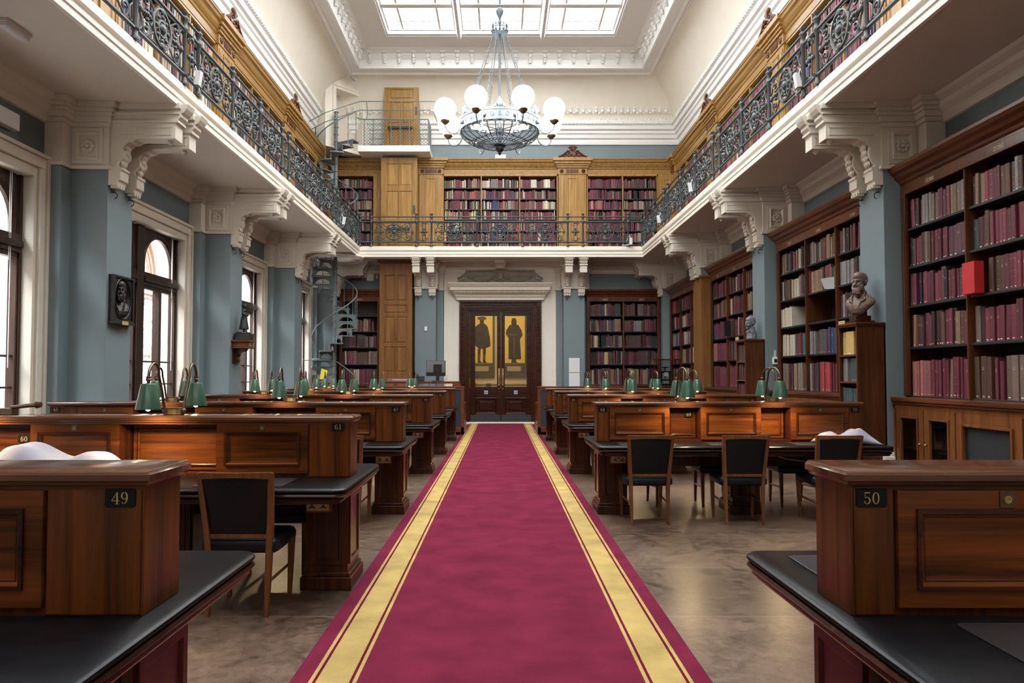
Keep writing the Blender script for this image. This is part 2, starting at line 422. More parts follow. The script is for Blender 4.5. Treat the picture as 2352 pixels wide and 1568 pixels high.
# left wall with window openings
b = MB()
wins = [(PY[k]+PW+.45, PY[k+1]-.45) for k in range(5)]
b.box(-6.3,WL,-3.2,FW,0,.9); b.box(-6.3,WL,-3.2,FW,4.02,9.2)
ys = [-3.2]+[y for w in wins for y in w]+[FW]
for k in range(0,len(ys),2): b.box(-6.3,WL,ys[k],ys[k+1],.9,4.02)
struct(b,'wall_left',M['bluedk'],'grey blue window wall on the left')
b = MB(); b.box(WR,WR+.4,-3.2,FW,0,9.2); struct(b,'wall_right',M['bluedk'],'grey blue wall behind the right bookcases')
b = MB()
b.box(-6.3,-1.02,FW,FW+.3,0,9.2); b.box(1.02,6.1,FW,FW+.3,0,9.2); b.box(-1.02,1.02,FW,FW+.3,3.56,9.2)
struct(b,'wall_far',M['blue'],'grey blue end wall with the double door')
b = MB(); b.box(-6.3,6.1,-3.4,-3.2,0,11.9); struct(b,'wall_near',M['soffit'],'cream wall behind the viewer')

# pilasters, capitals and paired console brackets
def frontmap(kind, y0):
    if kind == 'R': return lambda d,y,z: (XR-d, y0+y, z)
    if kind == 'L': return lambda d,y,z: (XL+d, y0+y, z)
    return lambda d,y,z: (y0+y, 22.85-d, z)
def boxd(b, d0,d1,y0,y1,z0,z1): b.box(d0,d1,y0,y1,z0,z1)
BPROF = [(0,4.0),(.1,4.0),(.11,4.05),(.135,4.07),(.135,4.19),(.15,4.2),(.15,4.235),(.11,4.245),(.1,4.3),(.13,4.33),(.165,4.37),(.17,4.43),(.15,4.47),(.17,4.52),(.215,4.565),(.27,4.575),(.3,4.6),(.345,4.61),(.62,4.61),(.74,4.61),(.74,4.8),(.76,4.82),(.765,4.86),(.8,4.9),(.8,4.94),(.83,4.96),(.86,5.01),(.88,5.07),(0,5.07)]
def bracket(b, y0, sc_):
    w = .215
    p = [(d*sc_,z) for d,z in BPROF]
    n = len(p)
    i = b.V([(d,y0,z) for d,z in p]+[(d,y0+w,z) for d,z in p])
    b.F([(i+k,i+(k+1)%n,i+n+(k+1)%n,i+n+k) for k in range(n)]); b.F([tuple(range(i,i+n)), tuple(range(i+n,i+2*n))])
    for z,h,e in ((4.82,.035,.015),(4.93,.03,.025),(5.0,.07,.045)):
        b.box(0,.76*sc_+e,y0-e,y0+w+e,z,z+h)
    for q in range(3): b.box(.02,.125,y0+.02+q*.065,y0+.06+q*.065,3.965,4.01)
    # sunk side panel edges, leaf scroll and drop
    for yy in (y0-.008, y0+w):
        b.box(.3*sc_,.7*sc_,yy,yy+.008,4.75,4.77); b.box(.68*sc_,.7*sc_,yy,yy+.008,4.66,4.77); b.box(.12*sc_,.7*sc_,yy,yy+.008,4.655,4.668)
    b.ball((.64*sc_,y0+w/2,4.6),.04,.05,.03,8,5); b.ball((.64*sc_,y0+w/2,4.575),.02,.02,.02,6,4)
    for q in range(4):
        a = q*.45
        b.ball((.15+.05*math.sin(a),y0+w/2,4.3+.07*q),.035,.075,.05,8,5)
    b.tube([(.1+.07*math.sin(t*.6),y0+.02,4.27+.3*t/5) for t in range(6)],.02,6); b.tube([(.1+.07*math.sin(t*.6),y0+w-.02,4.27+.3*t/5) for t in range(6)],.02,6)
pc = 0
def pilaster(kind, y0, clad=False, both=True, w=PW):
    global pc
    mp = frontmap(kind, y0)
    dep = {'R':.7,'L':.71,'F':.65}[kind]
    bk = {'R':.45,'L':.48,'F':.45}[kind]
    side = .22 if kind != 'F' else .2
    b = MB(mp)
    b.box(-dep,0,0,w,0,4.2)
    if kind != 'R' : b.box(-dep,-bk,-side,w+side,0,4.2)
    struct(b,'trim_pilaster',M['blue'],'grey blue wall pilaster',bevel=.006)
    b = MB(mp); sc_ = {'R':1.0,'L':1.18,'F':1.0}[kind]
    b.box(-dep,.02,-.02,w+.02,4.24,4.76); b.box(-dep,.05,-.05,w+.05,4.2,4.245)
    b.box(-dep,-bk,-side,w+side,4.2405,4.7605); b.box(-dep,-bk+.03,-side-.03,w+side+.03,4.2,4.245)
    for z0,z1,e in ((4.76,4.82,.03),(4.82,4.9,.05),(4.9,4.95,.07),(4.95,5.0,.1),(5.0,5.07,.14)):
        b.box(-dep,e,-e,w+e,z0,z1); b.box(-dep,-bk+e,-side-e,w+side+e,z0+.0007,z1-.0007)
    for yy in (0, w-.215): bracket(b, yy, sc_)
    # rosette panels on the flanks
    for yy, sg in ((-.02,-1),(w+.02,1)):
        T0 = b.T
        b.T = (lambda a,c,n,yy=yy,sg=sg: mp(a, yy+sg*n, c))
        b.rings(-bk+.02,-.06,4.27,4.74,[(0,0),(0,.015),(.05,.015),(.06,.035),(.085,.03),(.1,-.002)],cap=False)
        ca, cb = (-bk-.04)/2, 4.505
        for q in range(8): b.ball((ca+.06*math.cos(q*pi/4),cb+.06*math.sin(q*pi/4),.012),.034,.034,.022,7,5)
        b.ball((ca,cb,.025),.03,.03,.03,7,5)
        b.T = T0
    struct(b,'trim_bracket',M['cream'],'cream pilaster head with paired scroll brackets',bevel=.004)
    # hooks, base
    b = MB(mp)
    for yy in (.1,.54): b.tube([(0,yy,3.93),(.05,yy,3.92),(.07,yy,3.9),(.07,yy,3.86),(.04,yy,3.84)],.008,6)
    if kind == 'F' or y0 > 6:
      o = b.build('picture_hook',M['irond'],None,mp(0,.3,3.9)); tag(o,'two small black hooks on %s'%PN(kind,y0),'hook')
    b = MB(mp)
    b.box(-dep,.03,-.03,w+.03,0,.4); b.box(-dep,.07,-.07,w+.07,.4,.47); b.box(-dep,.05,-.05,w+.05,.47,.54); b.box(-dep,.02,-.02,w+.02,.54,.58)
    struct(b,'baseboard_pilaster',M['creamw'],bevel=.01)
def PN(kind, y0):
    if kind == 'F': return 'the end wall pilaster %s of the door'%('left' if y0 < 0 else 'right')
    k = min(range(6), key=lambda q: abs(PY[q]-y0))
    return 'the %s pilaster on the %s side'%({2:'nearest',3:'second',4:'third',5:'corner'}.get(k,'unseen'), 'left' if kind=='L' else 'right')
for y in PY[1:]:
    pilaster('L', y); pilaster('R', y)
pilaster('F', -2.66); pilaster('F', 1.94)
# wood casing round the third right pilaster
b = MB(); b.box(XR-.03,WR-.03,PY[4]-.03,PY[4]+PW+.03,0,3.95); b.box(XR-.06,WR-.03,PY[4]-.06,PY[4]+PW+.06,3.95,4.02); b.box(XR-.05,WR-.03,PY[4]-.05,PY[4]+PW+.05,0,.2)
o = b.build('pilaster_casing',M['shaft'],None,(5.3,18.7,0),bevel=.008); tag(o,'tall plain brown wooden casing boxed round the third right pilaster','casing')

# wall cornice below the gallery
for nm,path in (('left',[(WL,-3),(WL,FW)]),('right',[(WR,-3),(WR,FW)]),('far',[(WL,FW),(WR,FW)])):
    b = MB(); sd = 1 if nm=='right' else -1
    b.sweep(path,[(0,4.74),(.04,4.75),(.06,4.82),(.06,4.86),(.12,4.92),(.13,4.98),(.2,5.03),(.22,5.07),(0,5.07)],side=sd)
    struct(b,'trim_cornice_'+nm,M['cream'])

# gallery slab: soffit, deck and moulded fascia
b = MB()
b.box(WL,-GX,-3.2,21.2,ZB,ZT-.02); b.box(GX,WR,-3.2,FW,ZB,ZT-.02); b.box(-GX,GX,GY,FW,ZB,ZT-.02)
b.box(WL,-GX,22.8,FW,ZB,ZT-.02); b.box(-4.29,-GX,21.2,22.8,ZB,ZT-.02)
struct(b,'ceiling_gallery_soffit',M['soffit'],'cream underside of the gallery')
b = MB()
b.sweep([(-GX,-3.2),(-GX,GY),(GX,GY),(GX,-3.2)],[(-.04,5.08),(-.035,5.055),(.015,5.055),(.015,5.13),(.03,5.14),(.03,5.17),(.012,5.19),(.012,5.215),(.03,5.23),(.045,5.255),(.045,5.35),(.03,5.37),(-.3,5.372)],side=-1)
struct(b,'trim_gallery_fascia',M['creamw'],'moulded cream edge of the gallery')
# curved well beam round the stair opening
b = MB(); b.tube([(-4.95+.8*math.cos(t),22.0+.8*math.sin(t),5.02) for t in [-pi*.95+k*pi*1.5/16 for k in range(17)]],.09,4,flat=.8)
struct(b,'trim_stair_well',M['cream'])
b = MB(); b.box(WL,-4.3,22.8,FW,ZT-.015,ZT); struct(b,'floor_gallery_edge',M['soffit'])

# main cornice, cove, coffer
cor = [(0,8.86),(.05,8.87),(.07,8.95),(.07,9.02),(.12,9.06),(.14,9.16),(.18,9.2),(.18,9.27),(.24,9.31),(.26,9.42),(.3,9.46),(.3,9.56),(.24,9.6),(.3,9.75),(.42,10.05),(.62,10.38),(.85,10.62),(1.05,10.76)]
b = MB(); b.sweep([(-5.7,-3.2),(-5.7,23.4),(5.7,23.4),(5.7,-3.2)],cor[:13],side=-1); struct(b,'trim_main_cornice',M['white'],'white moulded cornice above the gallery bookcases',smooth=30)
b = MB(); b.sweep([(-5.7,-3.2),(-5.7,23.4),(5.7,23.4),(5.7,-3.2)],cor[12:],side=-1); struct(b,'ceiling_cove',M['creamw'],'cream coved ceiling',smooth=40)
b = MB()
y = -1.0
while y < 23.1:
    for sx in (-1,1): b.box(sx*5.4-.03,sx*5.4+.03,y,y+.06,9.46,9.55); b.ball((sx*5.43,y+.03,9.6),.03,.03,.035,5,4)
    y += .12
x = -5.3
while x < 5.35:
    b.box(x,x+.06,23.07,23.13,9.46,9.55); b.ball((x+.03,23.12,9.6),.03,.03,.035,5,4)
    # pale anthemion frieze at the foot of the far cove
    x += .12
x = -5.2
while x < 5.25:
    b.ball((x,23.02,9.84),.05,.03,.06,6,5); b.ball((x+.1,23.05,9.78),.03,.02,.04,6,4); b.ball((x,22.98,9.92),.025,.02,.05,6,4)
    x += .2
struct(b,'trim_bead_course',M['white'])
ring = [(-4.65,-1.5),(-4.65,22.35),(4.65,22.35),(4.65,-1.5)]
b = MB(); b.sweep(ring,[(-.12,10.78),(-.06,10.72),(-.02,10.7),(0,10.74),(.06,10.68),(.1,10.68),(.12,10.74),(.3,10.78),(.33,10.74),(.38,10.76),(.4,10.84),(.42,11.0),(.46,11.05),(.5,11.16),(.62,11.22),(.66,11.28),(1.1,11.33),(1.4,11.33),(1.4,11.6)],closed=True,side=-1)
struct(b,'trim_coffer',M['white'],'white moulded border of the ceiling coffer',smooth=30)
b = MB()
def console(x,y,dx,dy):
    # dx,dy: inward direction
    px,py = -dy,dx
    for k,(q,z,r) in enumerate(((.48,11.13,.07),(.52,11.07,.065),(.47,11.0,.06),(.45,10.93,.05),(.49,10.9,.035))):
        b.ball((x+dx*q,y+dy*q,z),r*(.8 if dx else .95),r*(.8 if dy else .95),r,7,5)
    b.box(min(x+dx*.42-abs(px)*.07,x+dx*.6+abs(px)*.07),max(x+dx*.42-abs(px)*.07,x+dx*.6+abs(px)*.07),min(y+dy*.42-abs(py)*.07,y+dy*.6+abs(py)*.07),max(y+dy*.42-abs(py)*.07,y+dy*.6+abs(py)*.07),11.16,11.21)
    pts = [(x+dx*.47+px*.22*math.cos(t)+px*.22,y+dy*.47+py*.22*math.cos(t)+py*.22,11.0+.15*math.sin(t)) for t in [k*pi/6 for k in range(7)]]
    b.tube(pts,.03,5)
x = -3.93
while x < 3.95: console(x,22.35,0,-1); x += .437
y = 8.0
while y < 22: console(-4.65,y,1,0); console(4.65,y,-1,0); y += .437
struct(b,'trim_modillions',M['white'],smooth=50)
b = MB(); b.box(-6.3,6.1,-3.2,FW+.3,11.8,11.95); struct(b,'ceiling',M['white'],'unseen lid added above the skylight against light leaks')  # opaque lid added over the lit panes to keep world light out
# upper walls over cove level
b = MB(); b.box(-6.0,-5.7,-3.2,FW,8.0,11.8); b.box(5.7,6.0,-3.2,FW,8.0,11.8); b.box(-6,6,23.4,23.6,8.0,11.8); struct(b,'wall_frieze',M['blue'],'grey blue frieze above the gallery bookcases')

# skylight: bars and lit panes
sx0, sx1, sy1, sy0 = -3.38, 3.38, 21.14, 1.0
cols = [(-3.22,-1.33),(-1.07,1.07),(1.33,3.22)]
b = MB()
b.frame(sx0,sx1,sy0,sy1,.08,11.3,11.5)
b.frame(sx0+.08,sx1-.08,sy0+.08,sy1-.08,.06,11.36,11.52)
b.frame(sx0+.14,sx1-.14,sy0+.14,sy1-.14,.05,11.42,11.53)
for x in (-1.2,1.2):
    b.box(x-.13,x+.13,sy0+.19,sy1-.19,11.4,11.52); b.prism([(x-.1,11.4),(x+.1,11.4),(x+.04,11.2),(x-.04,11.2)],'y',sy0+.1,sy1-.1)
y = 19.5
yy = []
while y > 1.5: yy.append(y); y -= 2.3
for c0,c1 in cols:
    for y in yy:
        b.box(c0,c1,y-.1,y+.1,11.4,11.51); b.box(c0,c1,y+.92-.02,y+.92+.02,11.44,11.5); b.box(c0,c1,y+.34-.02,y+.34+.02,11.44,11.5)
    for f in (.22,.78): x = c0+(c1-c0)*f; b.box(x-.03,x+.03,sy0+.19,sy1-.19,11.43,11.505)
struct(b,'window_skylight_frame',M['white'],'white glazing bars of the skylight',bevel=.008)
b = MB()
for c0,c1 in cols: b.box(c0-.05,c1+.05,sy0+.1,sy1-.1,11.455,11.465)
struct(b,'window_skylight_glass',M['sky'],'bright frosted glass of the skylight')

# ------------------------------------------------------------------ windows on the left
def arch_pts(y0,y1,zs,n=20):
    c = (y0+y1)/2; r = (y1-y0)/2
    return [(c-r*math.cos(pi*k/n), zs+r*math.sin(pi*k/n)) for k in range(n+1)]
for k,(w0,w1) in enumerate(wins):
    if k == 0: pass
    nm = 'window_%d'%(k+1)
    T = TL(-6.0)
    mid = (w0+w1)/2
    lights = [(w0+.05,mid-.12),(mid+.12,w1-.05)]
    b = MB(T)
    b.box(mid-.12,mid+.12,.9,4.02,-.08,.08); b.box(w0,w0+.07,.9,4.02,-.08,.06); b.box(w1-.07,w1,.9,4.02,-.08,.06)
    b.box(w0,w1,.9,1.0,-.08,.12)
    for l0,l1 in lights:
        b.box(l0,l1,3.02,3.24,-.08,.07); b.box(l0,l1,3.08,3.16,.07,.1)
        ap = arch_pts(l0+.05,l1-.05,3.36)
        for q in range(len(ap)-1):
            (ya,za),(yb,zb) = ap[q],ap[q+1]
            b.hexa([(ya,za,-.05),(yb,zb,-.05),(yb,4.02,-.05),(ya,4.02,-.05),(ya,za,.03),(yb,zb,.03),(yb,4.02,.03),(ya,4.02,.03)])
        b.tube([(l0+.07,3.24,.0)]+[(y,z,.0) for y,z in arch_pts(l0+.07,l1-.07,3.36)]+[(l1-.07,3.24,0)],.05,6)
        m2 = (l0+l1)/2
        b.box(m2-.045,m2+.045,1.0,3.02,-.06,.06); b.box(l0,l0+.05,1.0,3.36,-.06,.05); b.box(l1-.05,l1,1.0,3.36,-.06,.05)
        b.box(l0,l1,2.96,3.02,-.05,.05); b.box(l0,l1,1.0,1.08,-.05,.05)
        b.box(l0,l1,1.73,1.76,-.02,.02); b.box(l0,l1,1.35,1.375,-.02,.02)
    struct(b,nm,M['winwood'],'dark wooden double arched window',bevel=.006)
    b = MB(T)
    b.box(w0,w1,1.0,4.02,-.062,-.058); struct(b,nm+'_glass',M['glass'])
    # cream architrave and reveal
    b = MB(TL(WL))
    o0, o1 = w0-.23, w1+.23
    for i0,i1,d in ((0,.05,.1),(.05,.09,.07),(.09,.19,.09),(.19,.23,.05)):
        zt=4.3-i1-.05*(i1>.2); b.box(o0+i0,o0+i1,.6,zt,0,d); b.box(o1-i1,o1-i0,.6,zt,0,d); b.box(o0+i0,o1-i0,zt,4.3-i0,0,d)
    b.box(w0-.01,w0+.02,.6,4.03,-.45,.05); b.box(w1-.02,w1+.01,.6,4.03,-.45,.05); b.box(w0+.02,w1-.02,3.99,4.03,-.45,.05)
    b.box(o0,o1,.78,.86,-.4,.14)
    struct(b,'trim_window_%d'%(k+1),M['cream'],bevel=.006)
    # blind cords
    for l0,l1 in lights:
        b = MB(); yc = l1-.2
        b.tube([(-5.93,yc,4.0),(-5.93,yc,1.6)],.006,5); b.tube([(-5.93,yc-.03,4.0),(-5.93,yc-.03,2.9)],.006,5)
        if k >= 1:
            o = b.build('blind_cord',M['paper'],None,(-5.93,yc,4.0)); tag(o,'white blind cord hanging in the %s light of window %s'%('near' if l0 < mid-.1 else 'far',['','by the viewer','nearest with view','between second and third left pilasters','behind the spiral stair'][k]),'cord',None)
# courtyard facade opposite: pale carved storey below, terracotta arches above
b = MB(); b.box(-12.5,-12,-2,50,-1,4.3); struct(b,'wall_courtyard',M['stonew'],'pale carved stone facade across the courtyard')
b = MB(); b.box(-12.6,-12.1,-2,50,4.3,7.5)
for q in range(17):
    y=-1+q*3.0
    b.tube([(-12.05,y+1.5-1.25*math.cos(t),4.6+1.9*math.sin(t)) for t in [pi*k/14 for k in range(15)]],.16,6); b.tube([(-12.0,y+1.5-.9*math.cos(t),4.6+1.45*math.sin(t)) for t in [pi*k/14 for k in range(15)]],.05,5)
    b.box(-12.2,-11.9,y-.3,y+.3,-1,4.6)
    b.lathe([(.24,0),(.2,.3),(.16,3.4),(.26,3.9)],-11.85,y,0.2,10)
b.box(-12.2,-11.8,-2,50,4.25,4.45); b.box(-12.2,-11.9,-2,50,2.2,2.3)
struct(b,'wall_courtyard_arches',M['stone'],'terracotta arches of the courtyard facade')
b = MB()
for q in range(110):
    for z in (0.3,.75,1.2,1.65,2.6,3.05,3.5,3.95):
        b.ball((-11.99,-1.6+q*.45+R.uniform(-.05,.05),z+R.uniform(-.06,.06)),.05,.13,.13,6,4)
struct(b,'trim_courtyard_carving',M['stonew'])
b = MB(); b.box(-12.5,-6.3,-3,50,-1.2,-1); struct(b,'ground',M['stonew'])

# ------------------------------------------------------------------ door and corridor
b = MB()
b.box(-3,-3.1,FW+.3,27.3,0,4.6); b.box(3,3.1,FW+.3,27.3,0,4.6); b.box(-3,3,27.2,27.3,0,4.6); b.box(-3,3,FW+.3,27.3,4.5,4.6)
struct(b,'wall_corridor',M['corr'],'warm cream corridor beyond the glazed door')
# cream surround, entablature, relief
T = TN(FW)
b = MB(T)
b.box(-1.80,-1.3,0,4.95,0,.1); b.box(1.28,1.76,0,4.95,0,.1); b.box(-1.3,1.28,3.92,4.95,0,.1)
b.frame(-1.8,1.76,0,4.95,.06,.1,.14)
for xx in (-1.7,1.62): b.box(xx,xx+.03,0,4.8,.1,.12)
b.box(-1.7,1.65,4.76,4.79,.1,.12)
ent = [(0,3.9),(.1,3.9),(.1,3.98),(.14,4.0),(.16,4.06),(.22,4.1),(.28,4.16),(.3,4.18),(.34,4.19),(.34,4.29),(.38,4.31),(.42,4.37),(.44,4.38),(.44,4.42),(0,4.42)]
def hood(b, x0, x1, prof):
    # a mouldings run with returned ends
    pts0=[(x0-d*.75+.24,z,d+.1) for d,z in prof]; pts1=[(x1+d*.75-.24,z,d+.1) for d,z in prof]
    n=len(prof); i=b.V(pts0+pts1)
    b.F([(i+k,i+(k+1)%n,i+n+(k+1)%n,i+n+k) for k in range(n)]); b.F([tuple(range(i,i+n)),tuple(range(i+n,i+2*n))])
hood(b,-1.58,1.53,ent)
x=-1.42
while x<1.4: b.ball((x,4.14,.36),.022,.035,.03,6,4); x+=.055
struct(b,'trim_door_surround',M['creamw'],'cream door surround with moulded entablature',bevel=.004)
b = MB(T)
b.prism([(-1.5,4.42),(1.45,4.42),(1.3,4.5),(1.12,4.6),(1.08,4.86),(-1.12,4.86),(-1.18,4.6),(-1.35,4.5)],'z',.1,.17)
for sx in (-1,1):
    for cx0,cx1 in ((.12,1.02),):
        for q in range(24):
            t=q/23; xx=sx*(cx0+(cx1-cx0)*t)-.02; z=4.66-.16*math.sin(pi*t)
            for j in range(2): b.ball((xx+R.uniform(-.02,.02),z+R.uniform(-.025,.025),.2+R.uniform(0,.03)),.032,.03,.03,6,4)
    b.box(sx*.6-.2-.02,sx*.6-.03-.02,4.66,4.78,.17,.22); b.box(sx*.6+.03-.02,sx*.6+.2-.02,4.66,4.78,.17,.22)
    for q in range(14): b.ball((sx*(.2+.065*q)-.02,4.82+R.uniform(-.02,.02),.19),.035,.025,.03,6,4)
    b.tube([(sx*(1.05+.3*t)-.02,4.8-.33*t+.1*t*t,.19) for t in [k/8 for k in range(9)]],.035,6)
    b.tube([(sx*(1.2+.07*math.cos(t))-.02,4.5+.05*math.sin(t),.2) for t in [k*.6 for k in range(9)]],.02,5)
b.ball((-.02,4.68,.2),.1,.13,.06,12,8)
b.tube([(-.02+.14*math.cos(t),4.67+.17*math.sin(t),.2) for t in [k*pi/10 for k in range(20)]],.03,6,closed=True)
for sx in (-1,1): b.tube([(-.02+sx*(.1+.08*math.sin(t)),4.5+.03*t+.04*math.cos(t),.22) for t in [k*.5 for k in range(10)]],.022,5)
b.box(-.25,.21,4.42,4.46,.17,.24)
o=struct(b,'trim_door_relief',M['relief'],'carved plaster festoons and oval cartouche over the door',smooth=40)
# keystone block to the soffit
b = MB(T); b.prism([(-.15,4.88),(.11,4.88),(.18,5.07),(-.22,5.07)],'z',.1,.5); struct(b,'trim_keystone',M['soffit'])
# dark moulded frame
b = MB(TN(FW-.1))
for ins,w,n0,n1 in ((0,.07,0,.12),(.07,.05,0,.08),(.12,.04,0,.1),(.16,.06,-.02,.05),(.22,.05,-.1,.02),(.27,.05,-.2,-.03)):
    x0,x1,z1 = -1.31+ins,1.28-ins,3.9-ins
    b.box(x0,x0+w,0,z1,n0,n1); b.box(x1-w,x1,0,z1,n0,n1); b.box(x0+w,x1-w,z1-w,z1,n0,n1)
z=.5
while z<3.7:
    for xx in (-1.215,1.185): b.ball((xx,z,.09),.025,.03,.025,6,4)
    z+=.075
x=-1.15
while x<1.15: b.ball((x,3.805,.09),.03,.025,.025,6,4); x+=.075
for xx in (-1.33,1.1): b.box(xx,xx+.2,0,.25,0,.13)
struct(b,'door_frame',M['mahDX'],'dark moulded door frame with carved bead',bevel=.005)
# two leaves
for nm,x0,x1 in (('left',-.98,-.005),('right',.005,.98)):
    d = thing('door_leaf','%s leaf of the dark glazed double door'%nm,'door',((x0+x1)/2,23.62,0),kind='structure')
    T=TN(23.6)
    s=.16; ct = x1-.1 if nm=='left' else x0+.1
    b=MB(T)
    a0,a1=(x0+.16,x1-.12) if nm=='left' else (x0+.12,x1-.16)
    b.box(x0,a0,0,3.54,-.03,.03); b.box(a1,x1,0,3.54,-.03,.03); b.box(a0,a1,3.42,3.54,-.03,.03); b.box(a0,a1,.82,1.16,-.03,.03); b.box(a0,a1,0,.28,-.03,.03)
    b.rings(a0,a1,.28,.82,[(0,.03),(.02,.045),(.05,.02),(.06,.0),(.12,.0),(.15,.025)])
    b.build('leaf_frame',M['mahDX'],d,bevel=.004)
    b=MB(T); b.box(a0,a1,1.16,3.42,-.004,.004); b.build('glass',M['glass'],d)
    b=MB(T); b.box(x0+.01,x1-.01,.01,.27,.03,.036); b.build('kick_plate',M['kick'],d)
    xx = x1-.055 if nm=='left' else x0+.055
    b=MB(T)
    b.box(xx-.025,xx+.025,1.2,1.75,.03,.035)
    b.tube([(xx,1.28,.035),(xx,1.28,.08),(xx,1.32,.09),(xx,1.48,.09),(xx,1.52,.08),(xx,1.52,.035)],.014,8); b.ball((xx,1.1,.05),.022)
    h=b.build('pull_handle',M['brass'],d,smooth=40)
    b=MB(T); cx=(a0+a1)/2
    b.box(cx-.055,cx+.055,.93,1.04,.03,.033); sg=b.build('door_sign',M['paper'],d)
    b=MB(); b.lathe([(.045,.0),(.045,.004),(0,.004)],0,0,0,20); 
    b.v=[T(cx+x,.985+y,.033+z) for x,y,z in b.v]; 
    g=b.build('sign_disc',M['signblue'],sg)
    b=MB(T); b.box(cx-.006,cx+.006,.955,1.005,.0371,.0375); b.box(cx-.02,cx+.02,.995,1.003,.0371,.0375); b.build('sign_mark',M['paper'],sg)
# figures on gold seen through the glass: two plain stand-ins
def fig_panel(x0,x1,label,hat):
    t = thing('wall_panel',label,'mural',((x0+x1)/2,27.15,1.5))
    T=TN(27.19); b=MB(T)
    b.box(x0,x1,1.98,3.85,0,.02); 
    b.build('gold_ground',M['gold'],t)
    b=MB(T); b.frame(x0-.07,x1+.07,1.45,3.92,.07,0,.06); b.box(x0,x1,1.45,1.95,0,.03); b.build('frame',M['figure2'],t)
    b=MB(T); b.box(x0+.15,x1-.15,1.68,1.86,.03,.04); b.build('title_tablet',M['gilt'],t)
    c=(x0+x1)/2; b=MB(T)
    if hat:
        b.prism([(c-.24,2.62),(c-.3,3.0),(c-.26,3.3),(c-.1,3.42),(c+.12,3.42),(c+.22,3.3),(c+.3,2.9),(c+.32,2.6),(c+.2,2.55),(c+.12,2.5),(c-.1,2.5)],'z',.02,.03)
        for sx in (-.1,.09): b.prism([(c+sx-.05,2.5),(c+sx+.06,2.5),(c+sx+.04,2.06),(c+sx+.1,1.99),(c+sx-.05,1.99)],'z',.02,.03)
        b.prism([(c-.07,3.42),(c+.07,3.42),(c+.08,3.6),(c-.08,3.6)],'z',.02,.03)
        b.build('figure',M['figure'],t)
        b=MB(); b.lathe([(.17,0),(.17,.005),(0,.005)],0,0,0,16); b.v=[T(c+x,3.62+y*.4,.03+z) for x,y,z in b.v]; b.T=T
        for sx in (-.1,.09): b.box(c+sx-.035,c+sx+.04,2.1,2.3,.03,.035)
        b.build('figure_hat',M['figure2'],t)
    else:
        b.prism([(c-.2,2.12),(c-.2,2.9),(c-.3,3.05),(c-.28,3.18),(c-.16,3.38),(c+.16,3.38),(c+.28,3.18),(c+.32,3.0),(c+.22,2.85),(c+.26,2.12)],'z',.02,.03)
        b.prism([(c-.09,3.36),(c+.09,3.36),(c+.1,3.52),(c+.06,3.63),(c-.06,3.63),(c-.1,3.52)],'z',.02,.03)
        b.prism([(c-.08,2.12),(c+.08,2.12),(c+.08,2.03),(c+.16,1.99),(c-.1,1.99)],'z',.02,.03)
        b.build('figure',M['figure'],t)
        b=MB(T); b.box(c-.28,c+.1,2.98,3.06,.03,.035); b.box(c-.02,c+.03,2.2,2.9,.03,.034); b.build('figure_trim',M['figure2'],t)
fig_panel(-1.1,-.3,'gold panel with a dark standing figure in hat and short cloak beyond the left glass','h')
fig_panel(.08,.88,'gold panel with a dark long robed figure beyond the right glass',None)
b=MB(); b.box(-2.9,2.9,27.1,27.2,.0,1.2); b.box(-2.9,2.9,27.05,27.2,1.2,1.25); struct(b,'trim_corridor_dado',M['corr'])
b=MB(); b.box(-.98,-.84,25.2,25.3,1.1,1.28); o=b.build('red_notice',M['red'],None,(-.91,25.25,1.1)); tag(o,'small red notice on the ledge beyond the left door glass','notice')
b=MB(); b.box(-.5,-.34,25.2,25.3,1.1,1.25); b.box(-.48,-.36,25.19,25.2,1.12,1.23); o=b.build('small_framed_card',M['figure2'],None,(-.42,25.25,1.1)); tag(o,'small dark framed card on the ledge beyond the left door glass','card')
b=MB(); b.box(-1.6,1.6,25.1,25.4,0,1.1); o=b.build('corridor_bench',M['bench'],None,(0,25.25,0),bevel=.01); tag(o,'low wooden ledge in the corridor beyond the door glass','ledge')
# ------------------------------------------------------------------ bookcases and books
PAL = {'maroon':(.125,.017,.031),'wine red':(.175,.024,.043),'dark maroon':(.06,.013,.018),'brown':(.105,.048,.028),'tan':(.26,.155,.085),
 'beige':(.42,.33,.22),'black':(.016,.016,.019),'dark green':(.03,.055,.042),'red':(.45,.03,.032),'blue':(.035,.055,.15),'grey':(.21,.19,.18),
 'cream':(.55,.47,.35),'salmon pink':(.4,.125,.12),'teal':(.045,.09,.1),'purple brown':(.1,.035,.045),'bright green':(.03,.22,.07),'yellow':(.6,.4,.1),'dusty brown':(.2,.13,.1)}
MIXM = [('maroon',24),('wine red',16),('dark maroon',16),('purple brown',12),('brown',11),('dusty brown',7),('tan',6),('black',6),('grey',3),('red',2),('dark green',2),('beige',3)]
MIXV = [('maroon',10),('wine red',8),('dark maroon',8),('brown',9),('tan',8),('beige',8),('black',8),('dark green',4),('red',3),('blue',3),('grey',6),('cream',6),('teal',4),('purple brown',6)]
MIXR = [('maroon',26),('wine red',26),('dark maroon',14),('purple brown',12),('salmon pink',4),('brown',8),('tan',4),('beige',3),('blue',1),('black',3)]
MIXD = [('maroon',9),('dark maroon',8),('brown',14),('tan',10),('beige',4),('black',9),('dark green',5),('blue',5),('grey',5),('purple brown',7),('yellow',3),('wine red',5)]
def pick(mix):
    t = R.uniform(0,sum(w for _,w in mix))
    for k,w in mix:
        t -= w
        if t <= 0: return k
    return mix[0][0]
BOOKS = []      # every book record
